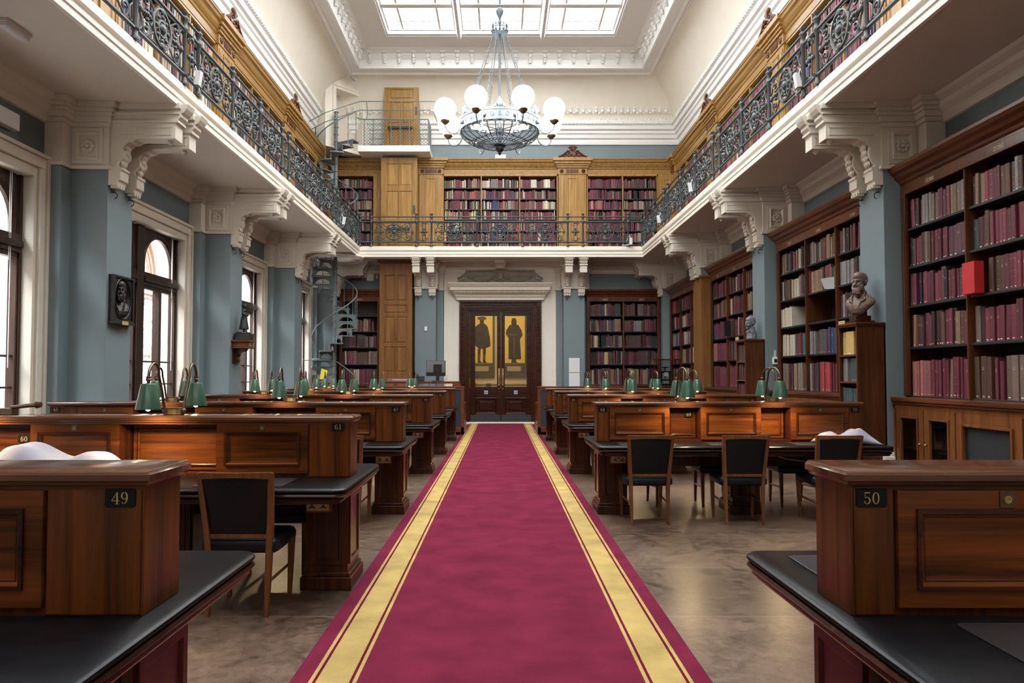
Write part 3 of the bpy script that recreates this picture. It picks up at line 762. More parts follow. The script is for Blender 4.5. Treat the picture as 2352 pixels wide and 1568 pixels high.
def fill(T, a0, a1, z, h0, h1, t0, t1, mix, where, n0=-.03, depth=.24, rev=False, runp=.35, skip=0, leanp=.05):
    # fills one shelf from left to right as seen; rev: left is the larger a
    L = a1-a0; x = skip; k = 0; row = []
    col = pick(mix); run = 0; hh = R.uniform(h0,h1); tt = R.uniform(t0,t1)
    while True:
        if run <= 0:
            col = pick(mix); hh = R.uniform(h0,h1); tt = R.uniform(t0,t1); run = R.choice([1,1,1,2,2,3,4,6]) if R.random() < runp+.3 else 1
        run -= 1
        t = tt*R.uniform(.92,1.08); h = hh*R.uniform(.985,1.01)
        if x+t > L-.004: break
        aa = a1-x-t if rev else a0+x
        k += 1
        ln = 0
        if R.random() < leanp: ln = R.choice((-1,1))*R.uniform(.02,.06)
        c0 = PAL[col]; v = R.uniform(.6,1.1); g0 = sum(c0)/3; c0 = tuple(q*.86+g0*.14 for q in c0)
        if where=='gal': v *= 1.35
        row.append(dict(T=T,a=aa,t=t-.002,z=z,h=h,d=depth,c=tuple(min(1,q*v) for q in c0),n=n0-R.uniform(0,.03),lean=ln,name=col,where=where,k=k,wh=R.random()))
        x += t+R.choice((0,0,0,.001,.003)) + abs(ln)*h*.6
        if R.random() < .012: x += R.uniform(.02,.07)
    for r_ in row: r_['of'] = len(row)
    BOOKS.extend(row)
    return row
GILT = (.5,.4,.2); WHT = (.75,.73,.68)
def add_book(b, r, detail):
    T = r['T']; a,t,z,h,d,n0,ln = r['a'],r['t'],r['z'],r['h'],r['d'],r['n'],r['lean']
    c = r['c']
    if not detail:
        b.T = lambda p,q,n: T(a+p+ln*(q), z+q, n0-n)
        i = b.V([(0,0,d),(0,0,.006),(t*.3,0,0),(t*.7,0,0),(t,0,.006),(t,0,d)]+[(0,h,d),(0,h,.006),(t*.3,h,0),(t*.7,h,0),(t,h,.006),(t,h,d)])
        b.col = c; b.F([(i+k,i+k+1,i+7+k,i+6+k) for k in range(5)])
        b.col = tuple(q*.6+.03 for q in c); b.F([(i+6,i+7,i+8,i+9,i+10,i+11)])
        if r['wh'] < .5:
            b.col = GILT if r['wh'] < .3 else WHT
            for z0,z1 in ((.8,.815),(.7,.71)) if r['wh']<.3 else ((.05,.08),):
                j = b.V([(t*.28,h*z0,-.0008),(t*.72,h*z0,-.0008),(t*.72,h*z1,-.0008),(t*.28,h*z1,-.0008)]); b.F([(j,j+1,j+2,j+3)])
        return
    b.T = lambda p,q,n: T(a+p+ln*(q), z+q, n0-n)
    zs = [0,.012,.045,.075,.15,.155,.33,.336,.5,.506,.68,.7,.73,.74,.84,.85,.985,1]
    style = int(r['wh']*10)
    rings = []
    for q in zs:
        rings.append(b.V([(0,h*q,d),(0,h*q,.008),(t*.1,h*q,.0025),(t*.32,h*q,0),(t*.68,h*q,0),(t*.9,h*q,.0025),(t,h*q,.008),(t,h*q,d)]))
    for k in range(len(zs)-1):
        for s in range(7):
            b.col = c
            if s == 3:
                if k in (2,) and style not in (4,9): b.col = WHT if style % 2 else GILT
                if style in (1,4,6) and k in (10,12): b.col = GILT
                if style in (2,5) and k in (4,6,8,14): b.col = GILT
                if style == 7 and k == 10: b.col = tuple(q*.4 for q in c)
            elif 2 <= s <= 4 and style in (2,5) and k in (4,6,8,14): b.col = tuple(q*.7+.05 for q in c)
            b.F([(rings[k]+s,rings[k]+s+1,rings[k+1]+s+1,rings[k+1]+s)])
    b.col = tuple(q*.4+.1 for q in c); b.F([tuple(rings[-1]+s for s in range(8))])
    b.col = c; b.F([tuple(rings[0]+s for s in range(7,-1,-1))])

ORD = ['','first','second','third','fourth','fifth','sixth','seventh','eighth','ninth','tenth']+['%dth'%k for k in range(11,21)]+['%s'%('%dst'%k if k%10==1 else '%dnd'%k if k%10==2 else '%drd'%k if k%10==3 else '%dth'%k) for k in range(21,80)]
def hood2(b, x0, x1, prof, ret=True):
    n=len(prof)
    pts0=[((x0-d) if ret else x0,z,d) for d,z in prof]; pts1=[((x1+d) if ret else x1,z,d) for d,z in prof]
    i=b.V(pts0+pts1); b.F([(i+k,i+(k+1)%n,i+n+(k+1)%n,i+n+k) for k in range(n)]); b.F([tuple(range(i,i+n)),tuple(range(i+n,i+2*n))])
SH = [1.25,1.87,2.4,2.9,3.39]
def wallcase(label, T, a0, a1, divs, loc, dep=.45, rev=True, mixes=None, lows=None, wname='', rowspec=None, cwood='case', rwood='caseY', cut=None):
    t = thing('bookcase',label,'bookcase',loc); divs=sorted(divs)
    b=MB(T); b.box(a0,a0+.03,1.2,3.9,-dep,0); b.box(a1-.03,a1,1.2,3.9,-dep,0); b.box(a0,a1,3.86,3.95,-dep,0); b.mi=1; b.box(a0,a1,1.2,3.9,-dep,-dep+.02)
    b.build('carcass',[M[cwood],M['void']],t)
    b=MB(T)
    for x in (a0,a1-.1): b.box(x,x+.1,1.25,3.9,-.02,.02); b.box(x+.02,x+.045,1.3,3.8,.02,.03); b.box(x+.065,x+.08,1.3,3.8,.02,.028)
    b.box(a0,a1,3.83,3.95,-.02,.015); b.box(a0+.1,a1-.1,3.83,3.85,.015,.03)
    b.build('face_frame',M[cwood],t,bevel=.004)
    b=MB(T); hood2(b,a0,a1,[(-.1,3.92),(.0,3.92),(.0,3.98),(.02,4.0),(.03,4.03),(.07,4.06),(.09,4.1),(.13,4.13),(.15,4.17),(.15,4.21),(-.1,4.21)])
    b.build('cornice',M[rwood],t,bevel=.004)
    ed=[a0+.1]+list(divs)+[a1-.1]
    for x in divs:
        b=MB(T); b.box(x-.022,x+.022,1.24,3.86,-dep+.02,0); b.box(x-.012,x+.012,1.24,3.86,0,.012); b.build('divider',M[cwood],t)
    for k in range(len(ed)-1):
        x0,x1=ed[k]+(.022 if k else -.07),ed[k+1]-(.022 if k < len(ed)-2 else -.07)
        for z in SH:
            b=MB(T); b.box(x0,x1,z-.03,z,-dep+.02,-.015); b.build('shelf',M['shelf'],t,bevel=.003)
        b=MB(T); c=(x0+x1)/2; b.box(c-.08,c+.02,3.87,3.91,.015,.02); b.box(c+.04,c+.085,3.87,3.91,.015,.02); lb=b.build('label_holder',M['gilt'],t); b=MB(T); b.box(c-.073,c+.013,3.877,3.903,.02,.0215); b.box(c+.047,c+.078,3.877,3.903,.02,.0215); lc=b.build('label_card',M['plate'],lb)
        b=MB(T); 
        for q in range(4): b.box(c-.062+q*.018,c-.053+q*.018,3.882,3.898,.0215,.022)
        b.box(c+.056,c+.062,3.882,3.898,.0215,.022); b.build('label_marks',M['cream'],lb)
    # lower cupboard
    b=MB(T); b.box(a0,a1,1.18,1.235,-dep,.2); b.box(a0,a1,1.15,1.18,-dep,.185); b.build('counter_top',M[rwood],t,bevel=.008)
    b=MB(T); b.box(a0,a1,.0,.1,-dep,.15); b.box(a0,a1,.1,1.15,-dep+.02,-dep+.04); b.box(a0,a0+.04,.1,1.15,-dep,.165); b.box(a1-.04,a1,.1,1.15,-dep,.165); b.box(a0,a1,1.09,1.15,-dep,.165)
    b.build('cupboard_carcass',M['cab'],t,bevel=.004)
    x=a1-.06 if rev else a0+.06; seq=[.62,.62,1.07,.6,.6]; kk=0
    while True:
        w=seq[kk%5]; x0=(x-w) if rev else x; x1=x0+w
        if x0 < a0+.02 or x1 > a1-.02: break
        if abs(w-1.07) < .01:
            b=MB(T); b.frame(x0+.01,x1-.01,.11,1.1,.12,.13,.165); b.frame(x0+.13,x1-.13,.23,.98,.03,.15,.185)
            g=b.build('grille_frame',M['cab'],t,bevel=.004); b=MB(T); b.box(x0+.12,x1-.12,.22,.99,.14,.146); b.build('grille_mesh',M['mesh'],g)
        else:
            b=MB(T); b.frame(x0+.01,x1-.01,.11,1.1,.1,.13,.165); b.frame(x0+.11,x1-.11,.21,1.0,.025,.145,.18)
            g=b.build('cupboard_door',M['cab'],t,bevel=.004); b=MB(T); b.box(x0+.1,x1-.1,.2,1.01,.145,.149); b.build('door_glass',M['glassd'],g)
            b=MB(T); xx=x0+.06 if kk%2==0 else x1-.06; b.ball((xx,.68,.18),.014,.014,.018,8,6); b.build('door_knob',M['brass'],g)
            fill(T,x0+.05,x1-.05,.62,.2,.26,.02,.05,MIXD,'cup',n0=.02,depth=.2); fill(T,x0+.05,x1-.05,.13,.25,.36,.02,.05,MIXD,'cup',n0=.02,depth=.2)
        x = x0-.0 if rev else x1; kk+=1
    b=MB(T); b.box(a0+.04,a1-.04,.59,.61,-dep+.05,.1); b.build('inner_shelf',M['shelf'],t)
    # books
    nb=len(ed)-1
    order=list(range(nb))[::-1] if rev else list(range(nb))
    for bi,k in enumerate(order):
        x0,x1=ed[k]+(.03 if k else -.03),ed[k+1]-(.03 if k < nb-1 else -.03)
        for si,z in enumerate(SH):
            wh=(wname,bi,nb,4-si)
            h0,h1=[(.44,.5),(.37,.43),(.34,.41),(.33,.4),(.32,.39)][si]
            mix=(mixes or [MIXM]*nb)[bi]
            sp=(rowspec or {}).get((bi,4-si))
            t0,t1 = cut or (.03,.075)
            if sp is None: fill(T,x0,x1,z,h0,h1,t0,t1,mix,wh,rev=rev,depth=.3)
            else:
                x=x0
                for (L,mx,ta,tb,ha,hb) in sp:
                    if mx:
                        if rev: fill(T,x1-L-(x-x0),x1-(x-x0),z,ha,hb,ta,tb,mx,wh,rev=True,depth=.3)
                        else: fill(T,x,x+L,z,ha,hb,ta,tb,mx,wh,depth=.3)
                    x+=L
    return t
def one(c): return [(c,1)]
T1=TR(5.22)
def dv(a0,a1,n): return [a0+(a1-a0)*k/n for k in range(1,n)]
rs1={(0,4):[(.4,one('salmon pink'),.05,.06,.44,.45),(.26,one('wine red'),.05,.07,.44,.5),(.5,MIXM,.045,.07,.42,.48)],
     (1,4):[(.3,one('brown'),.07,.09,.46,.47),(.2,one('wine red'),.05,.06,.4,.45),(.66,one('dusty brown'),.085,.1,.46,.47)],
     (1,2):[(.27,None,0,0,0,0),(.9,MIXM,.06,.085,.37,.38)]}
wallcase('tall mahogany bookcase nearest on the right wall, of big maroon volumes',T1,5.88,9.56,[8.25,7.05],(5.5,7.7,0),wname='the nearest right bookcase',rowspec=rs1,cut=(.045,.09))
rs2={(1,2):[(.98,None,0,0,0,0),(.12,one('brown'),.08,.1,.36,.37)],(0,2):[(.1,MIXV,.03,.04,.33,.36),(.45,one('cream'),.03,.06,.34,.38),(.5,None,0,0,0,0)],
     (0,3):[(.6,one('cream'),.035,.06,.37,.4),(.2,MIXV,.04,.06,.37,.4),(.35,MIXV,.04,.06,.37,.42)],
     (1,4):[(.2,MIXV,.04,.06,.42,.48),(.15,one('dark green'),.05,.06,.47,.48),(.42,one('red'),.07,.085,.47,.48),(.36,MIXM,.04,.06,.42,.46)],
     (1,3):[(.3,one('grey'),.04,.07,.38,.4),(.4,MIXV,.03,.06,.38,.4),(.42,one('blue'),.05,.07,.4,.42)],
     (0,0):[(1.1,MIXV,.03,.07,.33,.38)]}
wallcase('second tall mahogany bookcase on the right wall, behind the bearded bust',T1,10.28,13.92,[12.62,11.47],(5.5,12.1,0),wname='the second right bookcase',mixes=[MIXV,MIXV,MIXM],rowspec=rs2,cut=(.035,.075))
wallcase('third mahogany bookcase on the right wall, behind the grey bald head',T1,14.68,18.34,[17.05,15.85],(5.5,16.5,0),wname='the third right bookcase',mixes=[MIXR]*3)
wallcase('shadowed mahogany bookcase in the far right corner beyond the wood casing',T1,19.08,22.76,[21.5,20.3],(5.5,20.9,0),wname='the fourth right bookcase',mixes=[MIXV]*3)
wallcase('dark bookcase on the end wall right of the double door',TN(23.08),2.68,4.98,[3.83],(3.8,23.3,0),dep=.4,rev=False,wname='the end wall bookcase',mixes=[MIXD,MIXM],cut=(.022,.05))
rsF={(0,0):[(1.0,None,0,0,0,0)],(0,1):[(.25,None,0,0,0,0),(.8,MIXD,.03,.05,.3,.4)]}
wallcase('dark bookcase on the end wall behind the lower spiral stair',TN(23.08),-5.05,-3.76,[],(-4.4,23.3,0),dep=.4,rev=False,wname='the stair bookcase',mixes=[MIXM],rowspec=rsF,cut=(.03,.07))

# small bookcases carrying the busts
def bustcase(y0, label, rows, wname):
    T=TR(4.62); a0,a1=y0,y0+.53; z1=2.17
    t=thing('small_bookcase',label,'bookcase',(4.81,y0+.27,0))
    b=MB(T); b.box(a0,a0+.03,0,z1,-.37,0); b.box(a1-.03,a1,0,z1,-.37,0); b.box(a0,a1,0,.1,-.37,0); b.build('carcass',M['case'],t,bevel=.003)
    b=MB(T); b.box(a0,a1,0,z1,-.37,-.355); b.build('back_board',M['void'],t)
    b=MB(T); b.box(a0-.02,a1+.02,z1,z1+.03,-.37,.02); b.box(a0-.01,a1+.01,z1-.02,z1,-.37,.01); b.build('top_board',M['caseY'],t,bevel=.005)
    for z in (.5,1.05,1.43,1.785): b=MB(T); b.box(a0+.03,a1-.03,z-.025,z,-.355,-.005); b.build('shelf',M['caseY'],t)
    for z,sp in rows:
        x=0
        for L,mx,ta,tb,ha,hb in sp:
            if mx: fill(T,a1-.03-x-L,a1-.03-x,z,ha,hb,ta,tb,mx,(wname,0,1,{1.785:0,1.43:1,1.05:2,.5:3}[z]),rev=True,depth=.22,leanp=0,n0=-.02)
            x+=L
bustcase(9.6,'freestanding dark bookcase by the nearest right pilaster, under the bearded bust',[(1.785,[(.14,one('yellow'),.1,.12,.3,.31),(.28,one('yellow'),.22,.24,.31,.315)]),(1.43,[(.2,one('grey'),.05,.06,.3,.31),(.25,one('teal'),.05,.07,.3,.31)]),(1.05,[(.45,one('teal'),.05,.07,.28,.3)]),(.5,[(.45,MIXM,.04,.06,.3,.4)])],'the bookcase under the bearded bust')
bustcase(14.0,'freestanding dark bookcase by the second right pilaster, under the grey head',[(1.785,[(.46,one('brown'),.05,.065,.31,.32)]),(1.43,[(.3,one('brown'),.04,.06,.29,.31),(.16,one('wine red'),.05,.06,.25,.28)]),(1.05,[(.45,MIXM,.04,.06,.28,.32)]),(.5,[(.45,MIXM,.04,.06,.3,.4)])],'the bookcase under the grey head')

# ---- gallery bookcases
GS=[5.44,5.72,6.07,6.43,6.75,7.08,7.43]
def gcase(label, T, a0, a1, divs, loc, mix, rev=False, rw='oakX'):
    t=thing('gallery_bookcase',label,'bookcase',loc)
    b=MB(T); b.box(a0,a0+.03,5.37,7.85,-.33,0); b.box(a1-.03,a1,5.37,7.85,-.33,0); b.box(a0,a1,5.37,5.43,-.33,0); b.box(a0,a1,7.8,7.86,-.33,0); b.mi=1; b.box(a0,a1,5.37,7.86,-.34,-.33)
    b.build('carcass',[M['oak'],M['void']],t)
    ed=[a0+.03]+list(divs)+[a1-.03]
    for x in divs: b=MB(T); b.box(x-.018,x+.018,5.4,7.82,-.33,.0); b.build('divider',M['oak'],t)
    for k in range(len(ed)-1):
        b=MB(T)
        for z in GS[1:]: b.box(ed[k],ed[k+1],z-.028,z,-.33,-.01)
        b.build('shelves',M['shelf'],t)
        for z in GS: fill(T,ed[k]+.02,ed[k+1]-.02,z,.22,.3,.018,.042,mix if isinstance(mix,list) and isinstance(mix[0],tuple) else mix[k],'gal',rev=rev,depth=.2,runp=.0)
for k in range(1,5):
    y0,y1=PY[k]+PW+.12,PY[k+1]-.12
    w=['','above the viewer','above the nearest window bay','above the second bay','above the third bay'][k]
    gcase('oak gallery bookcase on the left %s'%w,TL(-5.42),y0,y1,dv(y0,y1,3),(-5.55,(y0+y1)/2,5.37),MIXV)
    gcase('oak gallery bookcase on the right %s'%w.replace('window bay','bookcase'),TR(5.42),y0,y1,dv(y0,y1,3),(5.55,(y0+y1)/2,5.37),MIXR,rev=True)
gcase('three bay oak gallery bookcase in the middle of the end wall',TN(23.12),-1.83,1.79,[-.62,.59],(0,23.3,5.37),[[('red',2),('bright green',1),('yellow',2),('tan',4),('maroon',8),('dark green',3),('brown',7),('beige',3),('black',2)],MIXV,[('beige',4),('cream',3),('tan',4),('maroon',8),('wine red',4),('brown',4)]])
gcase('two bay oak gallery bookcase right of the middle one on the end wall',TN(23.12),2.71,4.94,[3.84],(3.8,23.3,5.37),[MIXR,MIXM])
gcase('narrow oak gallery bookcase on the end wall behind the spiral stair',TN(23.12),-5.17,-3.99,[],(-4.6,23.3,5.37),MIXM)
# oak cornice along all three sides
co=[(-.2,7.84),(.0,7.84),(.0,8.0),(.02,8.02),(.03,8.06),(.05,8.08),(.08,8.13),(.1,8.19),(.14,8.22),(.15,8.27),(.17,8.29),(.17,8.32),(-.3,8.32)]
b=MB(); b.sweep([(-5.42,-3.2),(-5.42,23.12),(5.42,23.12),(5.42,-3.2)],co,side=-1); struct(b,'trim_gallery_cornice',M['oakY'],'oak cornice over the gallery bookcases')
# oak pilasters with carved crests
def opil(T, c, label, loc, rv, w=.84, crest=True):
    t=thing('oak_pilaster',label,'pilaster',loc)
    b=MB(T); b.box(c-w/2,c+w/2,5.37,7.84,-.24,.03)
    b.box(c-w/2-.02,c+w/2+.02,7.84,8.04,-.2,.05)
    for z0,z1,d in ((8.04,8.1,.09),(8.1,8.16,.12),(8.16,8.24,.16),(8.24,8.34,.21)): b.box(c-w/2-d+.03,c+w/2+d-.03,z0,z1,-.2,d)
    b.build('pier',M['oak'],t,bevel=.006)
    b=MB(T); b.rings(c-.17,c+.17,5.6,7.74,[(0,.03),(0,.05),(.03,.05),(.05,.035),(.06,.035)])
    for sx in (-1,1):
        x=c+sx*(w/2-.1); b.box(x-.07,x+.07,5.5,7.76,.03,.045); b.box(x-.03,x+.03,5.6,7.7,.045,.055)
    b.build('sunk_panel',M['oak'],t,bevel=.003)
    for sx in (-1,1):
        b=MB(); x=c+sx*(w/2-.1); b.lathe([(.065,0),(.065,.02),(.048,.022),(.035,.006),(.02,.02),(.001,.026)],0,0,0,14)
        b.v=[T(x+p,7.94+q_,.05+n) for p,q_,n in b.v]; b.build('roundel',M['case'],t,smooth=40)
    b=MB(T); b.box(c-.19,c+.19,7.875,8.0,.05,.054)
    for k in range(9): b.box(c-.18+k*.042,c-.16+k*.042,7.89,7.99,.054,.066)
    b.build('fluted_block',M['case'],t)
    if crest:
        b=MB(T)
        b.prism([(c-.42,8.34),(c+.42,8.34),(c+.4,8.37),(c+.28,8.43),(c+.2,8.52),(c+.1,8.56),(c,8.6),(c-.1,8.56),(c-.2,8.52),(c-.28,8.43),(c-.4,8.37)],'z',.1,.16)
        b.build('crest_board',M['case'],t)
        b=MB(T)
        for sx in (-1,1):
            b.tube([(c+sx*(.45-.3*q/10),8.36+.2*(q/10)**1.6,.18) for q in range(11)],.025,6)
            b.tube([(c+sx*(.13+.06*math.cos(a)*(1-a/9)),8.5+.06*math.sin(a)*(1-a/9),.19) for a in [q*.6 for q in range(12)]],.015,6)
        for q in range(7):
            a=-.9+q*.3; b.tube([(c,8.54,.17),(c+.11*math.sin(a),8.55+.11*math.cos(a),.18),(c+.18*math.sin(a),8.55+.18*math.cos(a),.17)],[.018,.03,.014],6)
        for q in range(8): b.ball((c-.28+q*.08,8.39+.03*(q%2),.17),.04,.035,.025,6,4)
        b.build('crest_carving',M['case'],t,smooth=50)
for k in range(1,6):
    yy=PY[k]+PW/2 if k < 5 else 22.93
    for sd,T,x in (('left',TL(-5.42),-5.5),('right',TR(5.42),5.5)):
        nm=['','above the viewer','over the nearest pilaster','over the second pilaster','over the third pilaster','in the end corner'][k]
        opil(T,yy,'carved oak pilaster with crest on the %s gallery %s'%(sd,nm),(x,yy,5.37),sd=='right',w=.84 if k<5 else .4,crest=k<5)
opil(TN(23.12),2.25,'carved oak pilaster with crest on the end gallery right of the middle bookcase',(2.25,23.2,5.37),False,w=.88)
opil(TN(23.12),-2.2,'pale shining oak pilaster on the end gallery beside the oak shaft',(-2.2,23.2,5.37),False,w=.74,crest=False)
b=MB(TN(23.12)); b.box(-3.99,-3.72,5.37,7.84,-.3,.03)
for z0,z1 in ((5.5,6.4),(6.5,7.2),(7.3,7.75)): b.rings(-3.95,-3.76,z0,z1,[(0,.03),(.02,.015),(.03,.015)])
b.box(-5.42,-5.17,5.37,7.84,-.3,.02); o=b.build('wainscot',M['oak'],None,(-3.85,23.2,5.37)); tag(o,'narrow oak wainscot between stair bookcase and oak shaft on the gallery','wainscot')

# ---- service shaft in three stages
def panels(b,x0,x1,z0,z1,spec):
    for pz0,pz1,n in spec:
        w=(x1-x0-.28)/n
        for k in range(n):
            b.rings(x0+.14+k*w+.02,x0+.14+(k+1)*w-.02,pz0,pz1,[(0,0),(.01,-.02),(.03,-.02),(.05,-.005)])
def shaft(label,x0,x1,y0,z0,z1,mt,spec,top):
    t=thing('service_shaft',label,'shaft',((x0+x1)/2,23,z0)); T=TN(y0); b=MB(T)
    # face built round its sunk panels
    b.box(x0,x0+.14,z0,z1,-.04,0); b.box(x1-.14,x1,z0,z1,-.04,0)
    zc=z0
    for pz0,pz1,n in spec:
        b.box(x0+.14,x1-.14,zc,pz0,-.04,0); zc=pz1
        w=(x1-x0-.28)/n
        for k in range(n+1):
            xx=x0+.14+k*w; b.box(max(xx-.02,x0+.14),min(xx+.02,x1-.14),pz0,pz1,-.04,0)
    b.box(x0+.14,x1-.14,zc,z1,-.04,0)
    b.box(x0,x0+.03,z0,z1,-(23.4-y0),-.04); b.box(x1-.03,x1,z0,z1,-(23.4-y0),-.04)
    b.build('shaft_frame',M[mt],t,bevel=.003)
    b=MB(T); panels(b,x0,x1,z0,z1,spec); b.build('shaft_panels',M[mt],t)
    if top: b=MB(T); hood2(b,x0,x1,[(-.3,z1-.12),(.0,z1-.12),(.03,z1-.08),(.06,z1-.04),(.08,z1),(-.3,z1)]); b.build('shaft_cornice',M['case'],t)
    return t
shaft('tall brown panelled service shaft at the end wall left of the door, floor to gallery',-3.72,-2.72,22.6,0,5.06,'shaft',[(.2,1.3,2),(1.62,2.4,2),(2.5,3.32,2),(3.42,3.68,1),(3.8,4.6,2)],True)
t=shaft('pale oak panelled service shaft standing on the end gallery',-3.7,-2.58,22.62,5.37,8.24,'oak',[(5.5,6.25,2),(6.35,7.2,2),(7.35,8.05,2)],False)
b=MB(TN(22.62)); b.box(-3.5,-2.8,6.0,6.06,0,.05); b.build('door_bolt',M['irond'],t)
b=MB(TN(22.62)); b.box(-2.7,-2.64,6.5,6.75,0,.02); b.build('hinge',M['irond'],t)
t=shaft('upper oak panelled service shaft on the white platform under the cove',-3.62,-2.56,22.7,8.52,10.62,'oak',[(8.62,9.2,2),(9.32,10.0,2),(10.1,10.42,1)],False)
b=MB(TN(22.7)); b.box(-3.5,-2.75,9.16,9.22,0,.06); b.tube([(-3.45,9.19,.06),(-3.4,9.12,.1)],.02,5); b.build('door_bolt',M['irond'],t)
b=MB(TN(22.7)); b.box(-2.66,-2.6,9.6,9.85,0,.02); b.build('hinge',M['irond'],t)

b=MB(TN(23.12)); b.box(4.95,5.42,5.37,7.84,-.3,.02); b.rings(5.02,5.35,5.6,7.7,[(0,.02),(.0,.035),(.03,.035),(.05,.025)]); o=b.build('wainscot',M['oak'],None,(5.18,23.2,5.37)); tag(o,'oak corner panel at the right end of the end wall gallery','wainscot')
# ------------------------------------------------------------------ gallery railing
def spiral(cx,cz,r0,r1,a0,a1,n=16):
    return [(cx+(r0+(r1-r0)*k/n)*math.cos(a0+(a1-a0)*k/n), 0, cz+(r0+(r1-r0)*k/n)*math.sin(a0+(a1-a0)*k/n)) for k in range(n+1)]
def railpanel(L):
    b=MB(); c=L/2; z=.43
    b.tube([(c+.235*math.cos(t),0,z+.235*math.sin(t)) for t in [2*pi*k/28 for k in range(28)]],.02,6,closed=True)
    b.tube([(c+.1*math.cos(t),0,z+.1*math.sin(t)) for t in [2*pi*k/14 for k in range(14)]],.018,6,closed=True)
    b.ball((c,0,z),.07,.05,.07,8,6)
    for k in range(8):
        a=k*pi/4; b.ball((c+.15*math.cos(a),0,z+.15*math.sin(a)),.032,.03,.032,6,4)
        b.tube([(c+.09*math.cos(a+.2),0,z+.09*math.sin(a+.2)),(c+.19*math.cos(a+.35),0,z+.19*math.sin(a+.35)),(c+.2*math.cos(a+.02),0,z+.2*math.sin(a+.02))],.011,5)
    for a in (pi/2,-pi/2): b.ball((c,0,z+.215*math.sin(a)),.06,.035,.05,7,5)
    for sx in (-1,1):
        for sz in (-1,1):
            cx=c+sx*.4; cz=z+sz*.17
            p=spiral(cx,cz,.1,.022,pi/2*sz if sx>0 else pi/2*sz, (pi/2*sz)+sx*sz*-3.6*pi/2*1.0,18)
            b.tube(p,.014,5); b.ball((cx,0,cz),.026,.026,.026,6,4)
            b.tube([(c+sx*.2,0,z+sz*.13),(c+sx*.3,0,z+sz*.2),(c+sx*.4,0,z+sz*.27),(c+sx*.5,0,z+sz*.25)],.013,5)
            b.tube([(c+sx*.55,0,z+sz*.26),(c+sx*.5,0,z+sz*.2),(c+sx*.52,0,z+sz*.1),(c+sx*.58,0,z+sz*.04)],.012,5)
            b.tube([(c+sx*.235,0,z+sz*.02),(c+sx*.28,0,z+sz*.09),(c+sx*.33,0,z+sz*.06)],.012,5)
        b.ball((c+sx*.38,0,z),.04,.035,.04,7,5)
        for a in range(4): b.ball((c+sx*.38+.06*math.cos(a*pi/2),0,z+.06*math.sin(a*pi/2)),.03,.025,.03,6,4)
        b.tube([(c+sx*.22,0,z),(c+sx*.6,0,z)],.012,5); b.ball((c+sx*.55,0,z),.04,.03,.05,6,4)
    for zz in (.15,.7): b.tube([(.03,0,zz),(L-.03,0,zz)],.012,5)
    for xx in (.2,L-.2): b.tube([(xx,0,.12),(xx,0,.26)],.01,5); b.tube([(xx,0,.6),(xx,0,.74)],.01,5)
    return b
def smallpanel(L):
    b=MB(); c=L/2; z=.43
    b.ball((c,0,z),.05,.04,.05,7,5)
    for a in range(4): b.ball((c+.08*math.cos(a*pi/2),0,z+.08*math.sin(a*pi/2)),.035,.03,.04,6,4)
    for sx in (-1,1):
        b.tube([(c+sx*.06,0,.13),(c+sx*.045,0,.25),(c+sx*.06,0,.43),(c+sx*.045,0,.6),(c+sx*.06,0,.73)],.011,5)
        for zz in (.2,.66): b.tube(spiral(c+sx*.09,zz,.05,.012,0,sx*4.5,9),.011,5)
    for zz in (.16,.7): b.ball((c,0,zz),.05,.03,.035,6,4)
    return b
def post():
    b=MB(); b.lathe([(.05,0),(.05,.03),(.032,.05),(.03,.1),(.048,.115),(.048,.135),(.028,.15),(.026,.68),(.04,.7),(.052,.735),(.04,.77),(.03,.79),(.034,.84),(.052,.87),(.052,.895),(.03,.92),(.036,.945),(.045,.955),(.045,.975),(.02,.985),(.001,.985)],0,0,0,10)
    return b
proto={}
def inst(kind,parent,loc,rz,mk):
    if kind not in proto:
        ob=mk().build(kind.split(':')[0],M['iron'],None,(0,0,0),smooth=50); proto[kind]=ob.data; bpy.data.objects.remove(ob)
    ob=bpy.data.objects.new(kind.split(':')[0],proto[kind]); C.objects.link(ob); ob.parent=parent
    ob.location=loc; ob.rotation_euler=(0,0,rz); ORG[ob.name]=(0,0,0)
    return ob
def railing(label, p0, d, posts, a_end0, a_end1):
    # p0 base corner, d unit direction, posts: offsets along
    t=thing('gallery_railing',label,'railing',(p0[0],p0[1],ZT)); rz=math.atan2(d[1],d[0])
    for q in posts: inst('post',t,(d[0]*q,d[1]*q,0),rz,post)
    for q0,q1 in zip(posts[:-1],posts[1:]):
        L=q1-q0
        if L > .7: inst('scroll_panel:%.3f'%L,t,(d[0]*q0,d[1]*q0,0),rz,lambda:railpanel(L))
        else: inst('narrow_panel:%.3f'%L,t,(d[0]*q0,d[1]*q0,0),rz,lambda:smallpanel(L))
    for nm,z,r in (('top_rail',.885,.02),('middle_rail',.74,.024),('bottom_rail',.125,.024)):
        b=MB(); b.tube([(p0[0]+d[0]*a_end0,p0[1]+d[1]*a_end0,ZT+z),(p0[0]+d[0]*a_end1,p0[1]+d[1]*a_end1,ZT+z)],r,8); b.build(nm,M['iron'],t,smooth=50)
sp=[5.3,5.75,7.067,8.383,9.7,10.15,11.467,12.783,14.1,14.55,15.867,17.183,18.5,18.95,20.25,21.55,21.96]
railing('ornate grey iron railing along the left gallery',(-4.21,0),(0,1),sp,4.0,21.96)
railing('ornate grey iron railing along the right gallery',(4.21,0),(0,1),sp,4.0,21.96)
fp=[-3.87,-2.52,-2.07,-.71,.65,2.0,2.45,3.8]
railing('ornate grey iron railing across the end gallery above the door',(0,21.96),(1,0),fp,-4.2,4.2)

